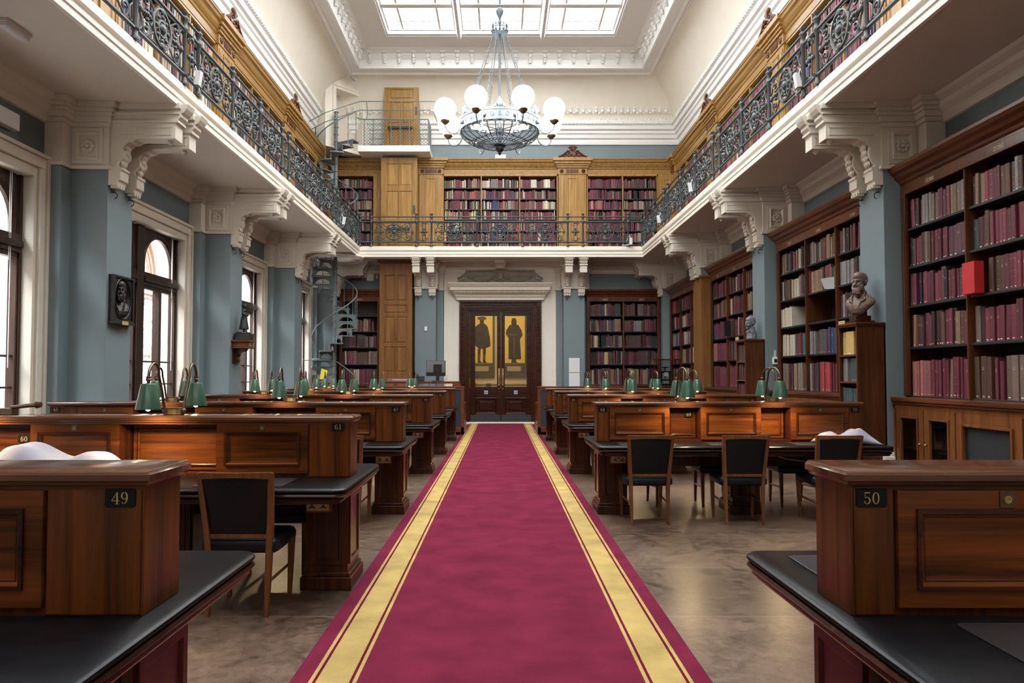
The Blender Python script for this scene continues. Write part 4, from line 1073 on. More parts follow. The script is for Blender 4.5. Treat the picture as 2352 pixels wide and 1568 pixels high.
# ------------------------------------------------------------------ spiral stairs
def spiralstair(label, zb, n, th0, zc0, zc1, cx=-4.95, cy=22.0):
    t=thing('spiral_staircase',label,'staircase',(cx,cy,zb)); rs=.2238; r1=.68
    b=MB(); b.tube([(cx,cy,zc0),(cx,cy,zc1)],.055,12); 
    z=zc0
    while z < zc1: b.lathe([(.06,0),(.075,.01),(.075,.03),(.06,.04)],cx,cy,z,12); z+=rs
    b.build('column',M['irons'],t,smooth=40)
    hr=[]
    for k in range(n):
        a=th0+k*pi/6; z=zb+(k+1)*rs
        b=MB(); p=[(cx+.05*math.cos(a-.1),cy+.05*math.sin(a-.1))]+[(cx+r1*math.cos(a+q),cy+r1*math.sin(a+q)) for q in (-.04,.12,.28,.44,.56)]
        b.prism(p,'z',z-.03,z)
        # pierced riser with a scalloped arch
        aa=a-.03; ca,sa=math.cos(aa),math.sin(aa)
        prof=[(.07,z-.03),(.66,z-.03),(.66,z-rs+.0),(.6,z-rs+.0)]
        for q in range(9): tt=pi*q/8; prof.append((.36+.21*math.cos(tt),z-rs+.02+.12*math.sin(tt)))
        prof+=[(.12,z-rs),(.07,z-rs)]
        i=b.V([(cx+r*ca,cy+r*sa,zz) for r,zz in prof]+[(cx+r*ca-.012*sa,cy+r*sa+.012*ca,zz) for r,zz in prof]); m=len(prof)
        b.F([tuple(range(i,i+m)),tuple(range(i+m,i+2*m))]); b.F([(i+q,i+(q+1)%m,i+m+(q+1)%m,i+m+q) for q in range(m)])
        b.build('tread',M['irons'],t)
        x,y=cx+.65*math.cos(a+.25),cy+.65*math.sin(a+.25)
        b=MB(); b.lathe([(.018,0),(.018,.06),(.01,.08),(.01,.3),(.017,.32),(.01,.34),(.01,.62),(.017,.64),(.01,.66),(.01,.9)],x,y,z,6); b.build('baluster',M['irons'],t,smooth=40)
        hr.append((x,y,z+.9))
    if len(hr)>1:
        hh=[]
        for k in range(len(hr)-1):
            for q in range(4):
                f=q/4; a=th0+(k+f)*pi/6+.25; hh.append((cx+.65*math.cos(a),cy+.65*math.sin(a),hr[k][2]+(hr[k+1][2]-hr[k][2])*f))
        hh.append(hr[-1]); b=MB(); b.tube(hh,.018,8); b.build('handrail',M['irons'],t,smooth=50)
    return t
spiralstair('grey iron spiral staircase from the floor to the gallery in the far left corner',0,24,math.radians(180-237+30),0,5.6)
spiralstair('upper grey iron spiral staircase from gallery to the white platform',5.37,14,math.radians(300),5.6,9.42)
b=MB(); b.hexa([(-5.2,21.25,1.42),(-5.05,21.25,1.38),(-5.05,21.26,1.38),(-5.2,21.26,1.42),(-5.15,21.25,1.72),(-4.97,21.25,1.66),(-4.97,21.26,1.66),(-5.15,21.26,1.72)]); o=b.build('yellow_sign',M['yellow'],None,(-5.1,21.25,1.4)); tag(o,'small tilted yellow card hung on the lower spiral staircase','sign')
b=MB(); b.tube([(-5.75,21.2,1.95),(-4.9,21.22,1.96)],.012,6); o=b.build('barrier_bar',M['irons'],None,(-5.3,21.2,1.95)); tag(o,'thin grey bar across the foot of the spiral stair','bar')

# white platform, its railing, the cream doorway in the cove
b=MB(); b.box(-4.36,-2.17,22.3,23.4,8.33,8.52); o=b.build('platform',M['white'],None,(-3.2,22.8,8.33),bevel=.01); tag(o,'white cantilevered platform at the top of the upper spiral stair','platform'); o['kind']='structure'
t=thing('platform_railing','thin grey railing with wire netting on the white platform','railing',(-3.2,22.35,8.52))
xs=[-4.18,-3.9,-3.63,-3.36,-3.08,-2.8,-2.5,-2.22]
for x in xs:
    b=MB(); b.lathe([(.022,0),(.022,.04),(.013,.06),(.013,.3),(.02,.33),(.013,.36),(.013,.6),(.02,.63),(.013,.66),(.013,.82)],x,22.36,8.52,6); b.build('baluster',M['irons'],t,smooth=40)
for y in (22.6,22.9,23.2):
    b=MB(); b.tube([(-2.22,y,8.52),(-2.22,y,9.34)],.014,6); b.build('baluster',M['irons'],t)
b=MB(); b.tube([(-4.35,22.1,9.3),(-4.3,22.3,9.33),(-4.2,22.36,9.34),(-2.22,22.36,9.34),(-2.22,23.3,9.34)],.018,6); b.build('top_rail',M['irons'],t)
for z,dx in ((9.6,.1),(9.87,.25)):
    b=MB(); b.tube([(-5.6,21.35,z-.95),(-5.1,21.3,z-.7),(-4.6,21.6,z-.4),(-4.3,22.3,z),(-2.3+dx,22.3,z),(-2.15+dx,22.3,z-.06),(-2.05+dx,22.3,z-.35)],.014,6); b.build('guard_rail',M['irons'],t)
for x in (-4.1,-3.3,-2.5):
    b=MB(); b.tube([(x,22.3,9.87),(x+.03,22.3,9.6),(x,22.36,9.34)],.012,6); b.build('rail_stay',M['irons'],t)
b=MB()
for k in range(-9,22):
    x=-4.2+k*.1
    for s in (1,-1):
        p0,p1=(x,8.54),(x+.8*s,9.34)
        # clip to the panel
        f0=max(0,((-4.2-x)/(.8*s)) if s>0 else ((-2.22-x)/(.8*s))); f1=min(1,((-2.22-x)/(.8*s)) if s>0 else ((-4.2-x)/(.8*s)))
        if f1>f0: b.tube([(x+.8*s*f0,22.37,8.54+.8*f0),(x+.8*s*f1,22.37,8.54+.8*f1)],.004,4)
b.build('wire_netting',M['irond'],t)
b=MB(); b.box(-4.0,-3.66,23.1,23.3,8.52,8.7); o=b.build('dark_box',M['black'],None,(-3.8,23.2,8.52)); tag(o,'dark box on the white platform behind the netting','box')
# doorway set diagonally across the corner of the cove
AX,AY,DX,DY=-5.455,21.68,.644,.765
T=lambda a,z,n:(AX+DX*a+DY*n, AY+DY*a-DX*n, z)
b=MB(T)
b.box(.3,.68,8.4,10.72,-.45,0); b.box(1.72,1.98,8.4,10.72,-.45,0); b.box(.68,1.72,10.25,10.72,-.45,0); b.box(.68,1.72,8.4,8.5,-.5,0)
for i0,w_,d in ((0,.05,.05),(.05,.08,.025)):
    b.box(.56+i0,.56+i0+w_,8.5,10.37-i0,0,d); b.box(1.84-i0-w_,1.84-i0,8.5,10.37-i0,0,d); b.box(.56+i0+w_,1.84-i0-w_,10.37-i0-w_,10.37-i0,0,d)
struct(b,'trim_cove_doorway',M['creamw'],'cream doorway set across the corner of the cove at the head of the stair',bevel=.004)
b=MB(T); b.box(.68,1.72,8.5,10.25,-.5,-.45); struct(b,'wall_cove_recess',M['soffit'])
b=MB(T); b.box(.72,1.1,8.5,9.75,-.45,-.41); b.rings(.76,1.06,8.6,9.68,[(0,-.41),(.0,-.4),(.03,-.4),(.04,-.405)]); struct(b,'door_cove',M['white'],'pale door inside the cove doorway')
# ------------------------------------------------------------------ painted numerals (serif strokes)
def ell(cx,cy,rx,ry,a0,a1,thick,thin,n=20):
    out=[]
    for k in range(n+1):
        a=a0+(a1-a0)*k/n; out.append((cx+rx*math.cos(a),cy+ry*math.sin(a),thin+(thick-thin)*abs(math.cos(a))**1.3))
    return out
K,H=.13,.045
GL={'0':[ell(.3,.5,.2,.47,0,2*pi,K,H)],
 '1':[[(.3,.0,K),(.3,1,K)],[(.12,.02,.04),(.48,.02,.04)],[(.3,.97,.05),(.14,.86,.04)]],
 '2':[[(.12,.72,.11),(.14,.85,.06),(.3,.97,.05),(.45,.87,.1),(.48,.72,K),(.42,.55,.1),(.25,.3,.06),(.1,.08,.05)],[(.08,.06,.12),(.5,.06,.12)],[(.5,.04,.05),(.53,.25,.04)]],
 '3':[[(.12,.75,.11),(.16,.9,.05),(.3,.97,.05),(.45,.85,.1),(.44,.68,.11),(.28,.54,.045),(.44,.44,.1),(.48,.25,K),(.42,.07,.09),(.26,.02,.05),(.12,.1,.06),(.1,.24,.11)]],
 '4':[[(.4,.0,K),(.4,1,K)],[(.4,.97,.05),(.02,.3,.05)],[(.02,.28,.05),(.58,.28,.05)],[(.25,.02,.04),(.55,.02,.04)]],
 '5':[[(.14,.95,.1),(.5,.95,.1)],[(.14,.97,.045),(.13,.53,.045)],[(.13,.53,.045),(.28,.6,.05),(.43,.52,.1),(.49,.32,K),(.42,.1,.1),(.26,.02,.05),(.13,.1,.06),(.1,.24,.11)]],
 '6':[ell(.3,.3,.19,.28,0,2*pi,K,H),[(.46,.8,.1),(.42,.92,.05),(.3,.96,.05),(.16,.8,.1),(.1,.5,K),(.11,.3,K)]],
 '7':[[(.08,.95,.11),(.52,.95,.11)],[(.08,.98,.05),(.06,.72,.04)],[(.51,.93,.05),(.34,.55,.09),(.27,.25,K),(.26,.0,K)]],
 '8':[ell(.3,.74,.16,.22,0,2*pi,.1,H),ell(.3,.26,.2,.25,0,2*pi,K,H)]}
GL['9']=[[(.6-x,1-y,w) for x,y,w in st] for st in GL['6']]
def numeral(b, txt, cx, cz, h, n, T):
    # flat numerals on a face, local (a,b,n) through T
    b.T=T; adv=.72*h; x0=cx-adv*len(txt)/2; ww=.6*h
    for ch in txt:
        for si,st in enumerate(GL[ch]):
            L=[];Rr=[]
            for k,(x,y,w) in enumerate(st):
                xa,ya,_=st[max(k-1,0)]; xb,yb,_=st[min(k+1,len(st)-1)]
                dx,dy=xb-xa,yb-ya; l=math.hypot(dx,dy) or 1; nx,ny=-dy/l*w/2,dx/l*w/2
                L.append((x0+(x*1.16+nx)*h,cz+(y+ny-.5)*h,n+.0001*si)); Rr.append((x0+(x*1.16-nx)*h,cz+(y-ny-.5)*h,n+.0001*si))
            i=b.V(L+Rr); m=len(L)
            b.F([(i+k,i+k+1,i+m+k+1,i+m+k) for k in range(m-1)])
        x0+=adv

# ------------------------------------------------------------------ reading desks
TZ, CZ = .775, 1.215
def segs(s):
    # (kind, start, end) along the partition from the aisle
    if s<0: return [('end',1.09,1.38),('flap',1.38,2.05),('niche',2.05,2.74),('flap',2.74,3.39),('niche',3.39,4.06),('flap',4.06,4.69),('end',4.69,4.98)]
    return [('end',1.07,1.195),('flap',1.195,1.87),('niche',1.87,2.205),('flap',2.205,2.88),('niche',2.88,3.2),('flap',3.2,3.85),('end',3.85,3.97)]
DESKS={}
def desk(s, yc, nums, label, lampx=None):
    sg=segs(s); p0,p1=sg[0][1],sg[-1][2]; yf=yc-.12
    t=thing('reading_desk',label,'desk',(s*(p0+p1)/2,yc,0)); DESKS[(s,yc)]=t
    X=lambda a:(s*a)
    def bx(b,a0,a1,*r): b.box(min(s*a0,s*a1),max(s*a0,s*a1),*r)
    xa,xb=sorted((s*1.0,s*(p1+.09)))
    b=MB(); b.rr(xa,xb,yc-.73,yc+.73,.09,[(.03,.748),(.006,.752),(0,.76),(.002,.768),(.012,TZ)]); b.build('leather_top',M['leather'],t,smooth=40)
    b=MB(); b.rr(xa,xb,yc-.73,yc+.73,.09,[(.06,.675),(.04,.68),(.035,.695),(.02,.7),(.02,.712),(.03,.716),(.008,.722),(.0,.732),(.006,.744),(.02,.75)]); b.build('top_edge',M['mahDX'],t,smooth=40)
    # pedestals
    mids={-1:[2.2,3.55],1:[2.53]}[s]
    for a in [1.08]+mids+[p1-.3]:
        w=.3
        b=MB(); bx(b,a,a+w,yc-.2,yc+.2,.1,.68)
        b.T=lambda q,z,n:(s*(a-n),q,z); b.rings(yc-.17,yc+.17,.17,.66,[(0,0),(.0,.012),(.035,.012),(.045,.002)])
        b.T=lambda q,z,n:(s*q,yc-.2-n,z); b.rings(a+.03,a+w-.03,.17,.66,[(0,0),(.0,.01),(.03,.01),(.04,.002)])
        b.T=lambda q,z,n:(s*q,yc+.2+n,z); b.rings(a+.03,a+w-.03,.17,.66,[(0,0),(.0,.01),(.03,.01),(.04,.002)]); b.T=None
        pd=b.build('pedestal',M['mahD'],t,bevel=.003)
        b=MB(); bx(b,a-.03,a+w+.03,yc-.23,yc+.23,0,.09); bx(b,a-.015,a+w+.015,yc-.215,yc+.215,.09,.12); b.build('plinth',M['mahD'],pd,bevel=.006)
    b=MB(); bx(b,1.4,p1-.3,yc-.05,yc+.05,.5,.68); b.build('cable_trunking',M['mahD'],t)
    # partition carcass
    b=MB()
    bx(b,p0,p1,yc+.075,yc+.12,TZ,CZ-.03); bx(b,p0,p1,yf,yc+.12,TZ,.80); bx(b,p0,p1,yf,yc+.12,CZ-.06,CZ-.03)
    for kd,a0,a1 in sg:
        if kd!='niche': bx(b,a0,a1,yf+.004,yc+.12,TZ,CZ-.03)
    b.build('partition',M['mahD'],t)
    for ae,sg_ in ((p0,-1),(p1,1)):
        b=MB(); bx(b,ae,ae+sg_*.008,yf-.007,yc+.124,TZ,CZ-.045); b.build('end_board',M['mahZ'],t,bevel=.003)
    b=MB(); b.rr(min(s*(p0-.035),s*(p1+.035)),max(s*(p0-.035),s*(p1+.035)),yf-.035,yc+.155,.012,[(.03,CZ-.062),(.028,CZ-.05),(.012,CZ-.044),(.01,CZ-.034),(.0,CZ-.03),(0,CZ-.012),(.006,CZ-.006),(.008,CZ-.002),(.012,CZ)],seg=2); b.build('partition_top',M['cap'],t,smooth=30)
    T=lambda a,z,n:(s*a,yf-n,z)
    for kd,a0,a1 in sg:
        if kd=='end':
            b=MB(T); b.rings(a0,a1,TZ+.002,CZ-.055,[(0,0),(.002,.004),(.004,.006)]); b.build('end_panel',M['mahZ'],t)
        elif kd=='flap':
            b=MB(T); z0,z1=TZ+.025,CZ-.06
            b.rings(a0+.006,a1-.006,z0,z1,[(0,0),(.002,.012),(.055,.012),(.06,.02),(.07,.02),(.078,.011),(.085,.007),(.1,.0065)]); f=b.build('cupboard_flap',M['mahX'],t)
            b=MB(T); b.frame(a0+.062,a1-.062,z0+.056,z1-.056,.011,.012,.0225); b.frame(a0+.084,a1-.084,z0+.078,z1-.078,.005,.0,.0105); b.build('panel_moulding',M['mahDX'],f)
            # upper rail with lock
            c=(a0+a1)/2; b=MB(T); b.box(c-.022,c+.022,z1-.052,z1-.004,.012,.016); lk=b.build('lock_plate',M['bronze'],f)
            b=MB(); b.lathe([(.012,0),(.012,.005),(.006,.005),(.006,.001),(0,.001)],0,0,0,12); b.v=[T(c+x,z1-.028+y,.016+z) for x,y,z in b.v]; b.build('keyhole',M['brass'],f)
        else:
            b=MB(lambda a,z,n:(s*a,yc+.07-n,z)); z0,z1=TZ+.03,CZ-.07
            b.rings(a0+.01,a1-.01,z0,z1,[(0,0),(.002,.02),(.03,.02),(.036,.028),(.045,.024),(.05,.01)]); npn=b.build('niche_panel',M['mahX'],t); b=MB(b.T); b.frame(a0+.04,a1-.04,z0+.03,z1-.03,.009,.015,.03); b.build('panel_moulding',M['mahDX'],npn)
            b=MB(); bx(b,a0+.01,a1-.01,yf+.02,yc+.07,TZ,TZ+.012); b.build('niche_strip',M['black'],t)
    for num,a,z,nb in nums:
        TT=T if nb==0 else (lambda q,zz,n:(s*q,yc+.046-n,zz))
        b=MB(); b.rr(-.047,.047,-.028,.028,.008,[(0,0),(0,.003),(.001,.004)],seg=3); b.v=[TT(a+(x if s>0 else -x),z+y,.006+n) for x,y,n in b.v]; pl=b.build('number_plate',M['plate'],t)
        b=MB(); numeral(b,num,0,0,.0365 if len(num)<3 else .028,0,None); b.v=[TT(a+(x if s>0 else -x),z+y,.0105+n) for x,y,n in b.v]; b.build('number',M['gilt'],pl)
    # brass sockets in wedge boxes under the top, aisle end and far end
    for a in (1.19,p1-.3):
        b=MB(); y0=yc-.22
        def wedge(e=0): return [(s*a,y0,.672),(s*(a+.17),y0,.672),(s*(a+.17),y0-.09,.672),(s*a,y0-.09,.672)]
        i=[(s*a,y0-.05,.55),(s*(a+.17),y0-.05,.55),(s*(a+.17),y0+.04,.55),(s*a,y0+.04,.55),(s*a,y0-.075,.672),(s*(a+.17),y0-.075,.672),(s*(a+.17),y0+.04,.672),(s*a,y0+.04,.672)]
        b.hexa(i); w=b.build('socket_box',M['chair'],t)
        def P(u,v,n): # on the sloped face
            return (s*(a+u),y0-.0515-.0164*v-n,.5575+.08*v-n*.2)
        b=MB(P); b.box(.008,.162,.06,.94,.001,.004); b.build('socket_plate',M['socket'],w)
        for u in (.045,.125):
            b=MB(P); b.box(u-.004,u+.004,.55,.75,.004,.005); b.box(u-.022,u-.008,.3,.42,.004,.005); b.box(u+.008,u+.022,.3,.42,.004,.005); b.box(u-.008,u+.008,.34,.55,.004,.0045); b.build('socket_outlet',M['black'],w)
        b=MB(P); b.box(.076,.094,.62,.86,.004,.008); b.build('socket_switch',M['chrome'],w)
    # leather blotters
    return t
def blotter(x,y,label):
    b=MB(); b.rr(x-.3,x+.3,y-.2,y+.2,.03,[(0,TZ),(0,TZ+.005),(.003,TZ+.006)],seg=3); o=b.build('desk_blotter',M['blotter'],None,(x,y,TZ)); tag(o,label,'blotter','dark leather desk blotters')
ROW={'A':2.39,'B':5.47,'C':8.33,'D':11.66,'E':14.51,'F':17.48}
EZ=1.13
desk(-1,ROW['A'],[('49',1.155,1.13,0)],'nearest left reading desk with number 49 on its partition')
desk(-1,ROW['B'],[('61',1.17,1.135,0),('60',3.535,1.035,1),('59',4.9,1.13,0)],'second left reading desk numbered 60 and 61')
desk(-1,ROW['C'],[('67',1.16,1.13,0),('65',4.92,1.13,0)],'third left reading desk numbered 65 and 67')
desk(-1,ROW['D'],[('79',1.17,1.13,0),('77',4.92,1.13,0)],'fourth left reading desk numbered 77 and 79')
desk(-1,ROW['E'],[('91',1.17,1.13,0),('89',4.92,1.13,0)],'fifth left reading desk numbered 91')
desk(-1,ROW['F'],[],'farthest left reading desk in front of the counter')
desk(1,ROW['A'],[('50',1.125,1.13,0)],'nearest right reading desk with number 50 on its partition')
desk(1,ROW['C'],[('68',1.125,1.13,0),('69',2.12,1.07,1),('70',3.915,1.13,0)],'second right reading desk numbered 68, 69 and 70')
desk(1,ROW['D'],[('80',1.13,1.13,0),('82',3.92,1.13,0)],'third right reading desk numbered 80')
desk(1,ROW['E'],[('92',1.13,1.13,0)],'fourth right reading desk numbered 92')
desk(1,ROW['F'],[('104',1.15,1.13,0)],'farthest right reading desk numbered 104')
for s,r,a,dy,w in ((-1,'A',1.75,-.42,'left end of the near side of desk 49'),(-1,'A',1.65,.42,'far side of desk 49 by the aisle'),(-1,'B',1.73,-.4,'near side of desk 61 behind the chair'),(-1,'B',2.75,-.42,'near side of desk 61 between chair and cushion'),(-1,'C',1.72,-.42,'near side of desk 67'),(-1,'D',1.72,-.42,'near side of desk 79'),(-1,'E',1.72,-.42,'near side of desk 91'),
    (1,'A',1.62,-.4,'near side of desk 50 in the foreground'),(1,'A',1.45,.42,'far side of desk 50 by the aisle'),(1,'C',1.55,-.42,'desk 68 behind the first chair'),(1,'C',2.5,-.42,'desk 69 behind the middle chair'),(1,'C',3.4,-.42,'desk 70 behind the third chair'),(1,'D',1.6,-.42,'near side of desk 80'),(1,'E',1.6,-.42,'near side of desk 92')):
    blotter(s*a,ROW[r]+dy,'dark leather blotter on the %s'%w)

# ------------------------------------------------------------------ chairs
def chair0(label, loc):
    t=thing('reading_chair',label,'chair',loc); x0,y0,_=loc
    Tm=lambda x,y,z:(x0+x,y0+y,z)
    for sx in (-1,1):
        b=MB(Tm)
        pts=[(.183,-.225,0,.013),(.186,-.21,.2,.019),(.19,-.2,.42,.023),(.2,-.215,.55,.022),(.222,-.285,.9,.019)]
        for (xa,ya,za,ra),(xb,yb,zb,rb) in zip(pts[:-1],pts[1:]):
            b.hexa([(sx*xa-ra*.8,ya-ra,za),(sx*xa+ra*.8,ya-ra,za),(sx*xa+ra*.8,ya+ra,za),(sx*xa-ra*.8,ya+ra,za),(sx*xb-rb*.8,yb-rb,zb),(sx*xb+rb*.8,yb-rb,zb),(sx*xb+rb*.8,yb+rb,zb),(sx*xb-rb*.8,yb+rb,zb)])
        b.build('leg',M['chair'],t)
        b=MB(Tm)
        for (xa,ya,za,ra),(xb,yb,zb,rb) in (((.205,.205,0,.012),(.215,.21,.42,.021)),):
            b.hexa([(sx*xa-ra,ya-ra,za),(sx*xa+ra,ya-ra,za),(sx*xa+ra,ya+ra,za),(sx*xa-ra,ya+ra,za),(sx*xb-rb,yb-rb,zb),(sx*xb+rb,yb-rb,zb),(sx*xb+rb,yb+rb,zb),(sx*xb-rb,yb+rb,zb)])
        b.build('leg',M['chair'],t)
        b=MB(Tm); b.tube([(sx*.187,-.21,.21),(sx*.21,.205,.23)],.013,4); b.build('stretcher',M['chair'],t)
    b=MB(Tm); b.rr(-.245,.245,-.21,.25,.05,[(.03,.385),(.004,.4),(0,.42),(0,.45),(.012,.47),(.04,.482),(.1,.488)]); b.build('seat',M['chairL'],t,smooth=50)
    # curved top rail, lower rail
    b=MB(Tm); n=8
    for k in range(n):
        q0,q1=-1+2*k/n,-1+2*(k+1)/n
        f=lambda q:-.288-.03*(1-q*q)
        g=lambda q:.862+.012*(1-q*q)
        b.hexa([(q0*.222,f(q0)-.012,g(q0)),(q1*.222,f(q1)-.012,g(q1)),(q1*.222,f(q1)+.014,g(q1)),(q0*.222,f(q0)+.014,g(q0)),(q0*.225,f(q0)-.014,.905),(q1*.225,f(q1)-.014,.905),(q1*.225,f(q1)+.012,.905),(q0*.225,f(q0)+.012,.905)])
    b.build('top_rail',M['chair'],t); b=MB(Tm); b.box(-.2,.2,-.215,-.195,.485,.51); b.build('lower_rail',M['chair'],t)
    b=MB(Tm); n=8; m=6
    def bk(q,r,side): # q -1..1 across, r 0..1 up
        z=.512+r*(.352+.012*(1-q*q)); y=-.205-.08*(r**1.2)-.03*(1-q*q)*r; w=.176+.036*r
        e=.008+.014*(1-q**4)*(1-(2*r-1)**4)
        return (q*w,y+side*e,z)
    idx=[]
    for side in (-1,1):
        idx.append(b.V([bk(-1+2*k/n,j/m,side) for j in range(m+1) for k in range(n+1)]))
        i=idx[-1]; b.F([(i+j*(n+1)+k,i+j*(n+1)+k+1,i+(j+1)*(n+1)+k+1,i+(j+1)*(n+1)+k) for j in range(m) for k in range(n)])
    A,B_=idx; per=[k for k in range(n+1)]+[j*(n+1)+n for j in range(1,m+1)]+[m*(n+1)+k for k in range(n-1,-1,-1)]+[j*(n+1) for j in range(m-1,0,-1)]
    b.F([(A+per[k],A+per[(k+1)%len(per)],B_+per[(k+1)%len(per)],B_+per[k]) for k in range(len(per))])
    b.build('backrest',M['chairL'],t,smooth=50)
    return t
chairs=[(-1,'B',1.645,-1,'chair pulled out at the near side of desk 61, closest to the viewer'),
 (-1,'C',1.62,-1,'chair on the near side of desk 67, glimpsed past desk 61'),(-1,'C',3.0,-1,'chair on the near side of desk 66, legs seen under desk 61'),
 (-1,'B',1.7,1,'chair on the far side of desk 61, tucked beneath'),(-1,'A',1.62,1,'chair on the far side of desk 49, only its edge showing'),
 (1,'C',1.5,-1,'chair at desk 68, first of three from the aisle'),(1,'C',2.47,-1,'chair at desk 69, middle of three facing away'),(1,'C',3.4,-1,'chair at desk 70, third from the aisle, before the cloth'),
 (1,'C',1.58,1,'chair on the far side of desk 68, legs behind the first chair'),(1,'C',2.52,1,'chair on the far side of desk 69, seat seen below the top'),(1,'C',3.42,1,'chair on the far side of desk 70 behind the cable'),
 (1,'F',1.42,-1,'chair at the near side of desk 104, far down the aisle'),(1,'D',1.6,1,'chair on the far side of desk 80'),(-1,'D',1.62,-1,'chair on the near side of desk 79'),(1,'D',1.6,-1,'chair on the near side of desk 80'),(-1,'C',1.62,1,'chair on the far side of desk 67')]
c0=None
for s,r,a,sd,lab in chairs:
    loc=(s*a,ROW[r]+sd*(.575 if sd<0 else .4),0)
    lab='black leather '+lab
    if c0 is None: c0=chair0(lab,loc); c0['group']='black reading chairs'
    else: dup(c0,loc,lab,'black reading chairs',rz=pi if sd>0 else R.uniform(-.03,.03))

# ------------------------------------------------------------------ twin desk lamps
LIT=[]
def lamp0(loc,label):
    t=thing('desk_lamp',label,'lamp',loc); x0,y0,z0=loc
    T=lambda x,y,z:(x0+x,y0+y,z0+z)
    b=MB(T); b.box(-.065,.065,-.035,.035,0,.045); b.box(-.05,.05,-.028,.028,.045,.052); b.build('base',M['bronze'],t,bevel=.004)
    b=MB(T); b.box(-.03,.03,-.037,-.034,.006,.04); b.build('base_plate',M['brass'],t)
    for sy in (-1,1):
        xx=sy*.07; hx=-.03 if sy<0 else .02
        P=[(xx,0,.025),(xx,sy*.01,.06),(xx,sy*.04,.16),(xx,sy*.1,.29)]
        for k in range(1,13):
            a=pi*k/12; f=(1-math.cos(a))/2; P.append((xx+(hx-xx)*f,sy*(.1+.24*f),.30+.085*math.sin(a)-.02*f))
        Q=[]
        for k in range(len(P)): Q.append(P[k])
        b=MB(T); b.tube(Q,.0105,8); b.ball((xx,0,.03),.02,.02,.02,8,6); b.build('arm',M['bronze'],t,smooth=50)
        cx,cy=P[-1][0],P[-1][1]
        b=MB(T); b.lathe([(.008,.285),(.02,.28),(.014,.27),(.02,.262),(.012,.25),(.01,.24),(.018,.235)],cx,cy,0,12); b.build('collar',M['bronze'],t,smooth=40)
        b=MB(T); b.lathe([(.012,.236),(.045,.232),(.05,.226),(.085,.055),(.083,.055),(.048,.22),(.012,.229)],cx,cy,0,24); sh=b.build('lamp_shade',M['green'],t,smooth=40)
        b=MB(T); b.lathe([(.0465,.219),(.0815,.056)],cx,cy,0,24,cap=False); b.build('shade_lining',M['shadein'],sh,smooth=40)
        b=MB(T); b.ball((cx,cy,.078),.024,.024,.036,10,8); b.build('bulb',M['bulb'],sh,smooth=60)
    return t
lamps=[(-1,'B',2.41,'number 61 desk, the nearest lamp'),(-1,'C',2.36,'67 desk, nearer the aisle'),(-1,'C',3.69,'65 to 67 desk, nearer the windows'),(-1,'D',2.4,'79 desk, nearer the aisle'),(-1,'D',3.73,'77 to 79 desk, nearer the windows'),(-1,'E',2.4,'91 desk, nearer the aisle'),(-1,'E',3.72,'91 desk, nearer the windows'),(-1,'F',2.09,'farthest left desk, nearer the aisle'),(-1,'F',4.05,'farthest left desk, before the spiral stair'),
 (1,'C',2.04,'68 to 70 desk, left of its two'),(1,'C',3.04,'68 to 70 desk, right of its two'),(1,'D',2.04,'80 desk, nearer the aisle'),(1,'D',3.03,'80 desk, nearer the bookcases'),(1,'E',2.04,'92 desk, nearer the aisle'),(1,'E',3.03,'92 desk, nearer the bookcases'),(1,'F',2.04,'104 desk, nearer the aisle'),(1,'F',3.03,'104 desk, nearer the bookcases')]
l0=None
for s,r,a,lab in lamps:
    loc=(s*a,ROW[r],CZ); lab='green shaded twin desk lamp on the '+lab
    if l0 is None: l0=lamp0(loc,lab); l0['group']='twin desk lamps'
    else: dup(l0,loc,lab,'twin desk lamps')
    LIT.append(loc)
def spot(x,y,z,e,ang=150):
    L=bpy.data.lights.new('desk_lamp_light','SPOT'); L.energy=e; L.color=(1,.72,.38); L.spot_size=math.radians(ang); L.spot_blend=.5; L.shadow_soft_size=.02
    o=bpy.data.objects.new('desk_lamp_light',L); C.objects.link(o); o.location=(x,y,z)
for k,(x,y,z) in enumerate(LIT):
    spot(x-.03,y-.34,z+.036,26,165); spot(x+.02,y+.34,z+.036,12,165)
t=thing('desk_lamp','bronze lamp base with bare arm lying sideways on desk 60 at the left edge','lamp',(-3.66,ROW['B'],CZ),'twin desk lamps')
b=MB(); b.box(-3.73,-3.58,ROW['B']-.04,ROW['B']+.04,CZ,CZ+.05); b.build('base',M['bronze'],t,bevel=.005)
b=MB(); b.tube([(-3.6,ROW['B']-.02,CZ+.055),(-3.46,ROW['B']-.02,CZ+.07),(-3.42,ROW['B']-.02,CZ+.073),(-3.415,ROW['B']-.02,CZ+.073),(-3.38,ROW['B']-.02,CZ+.075)],[.014,.015,.016,.026,.02],10); b.build('arm',M['bronze'],t,smooth=50)
spot(-3.69,ROW['B']-.34,CZ+.036,26,165)
# the lamps of the nearest desks are off the frame; their glow on the leather comes from the same twin lamps
for s,a in ((-1,2.41),(1,2.35)):
    dup(l0,(s*a,ROW['A'],CZ),'green shaded twin desk lamp on the nearest %s desk, out at the frame edge'%('left' if s<0 else 'right'),'twin desk lamps')
    spot(s*a-.03,ROW['A']-.34,CZ+.036,26,165)
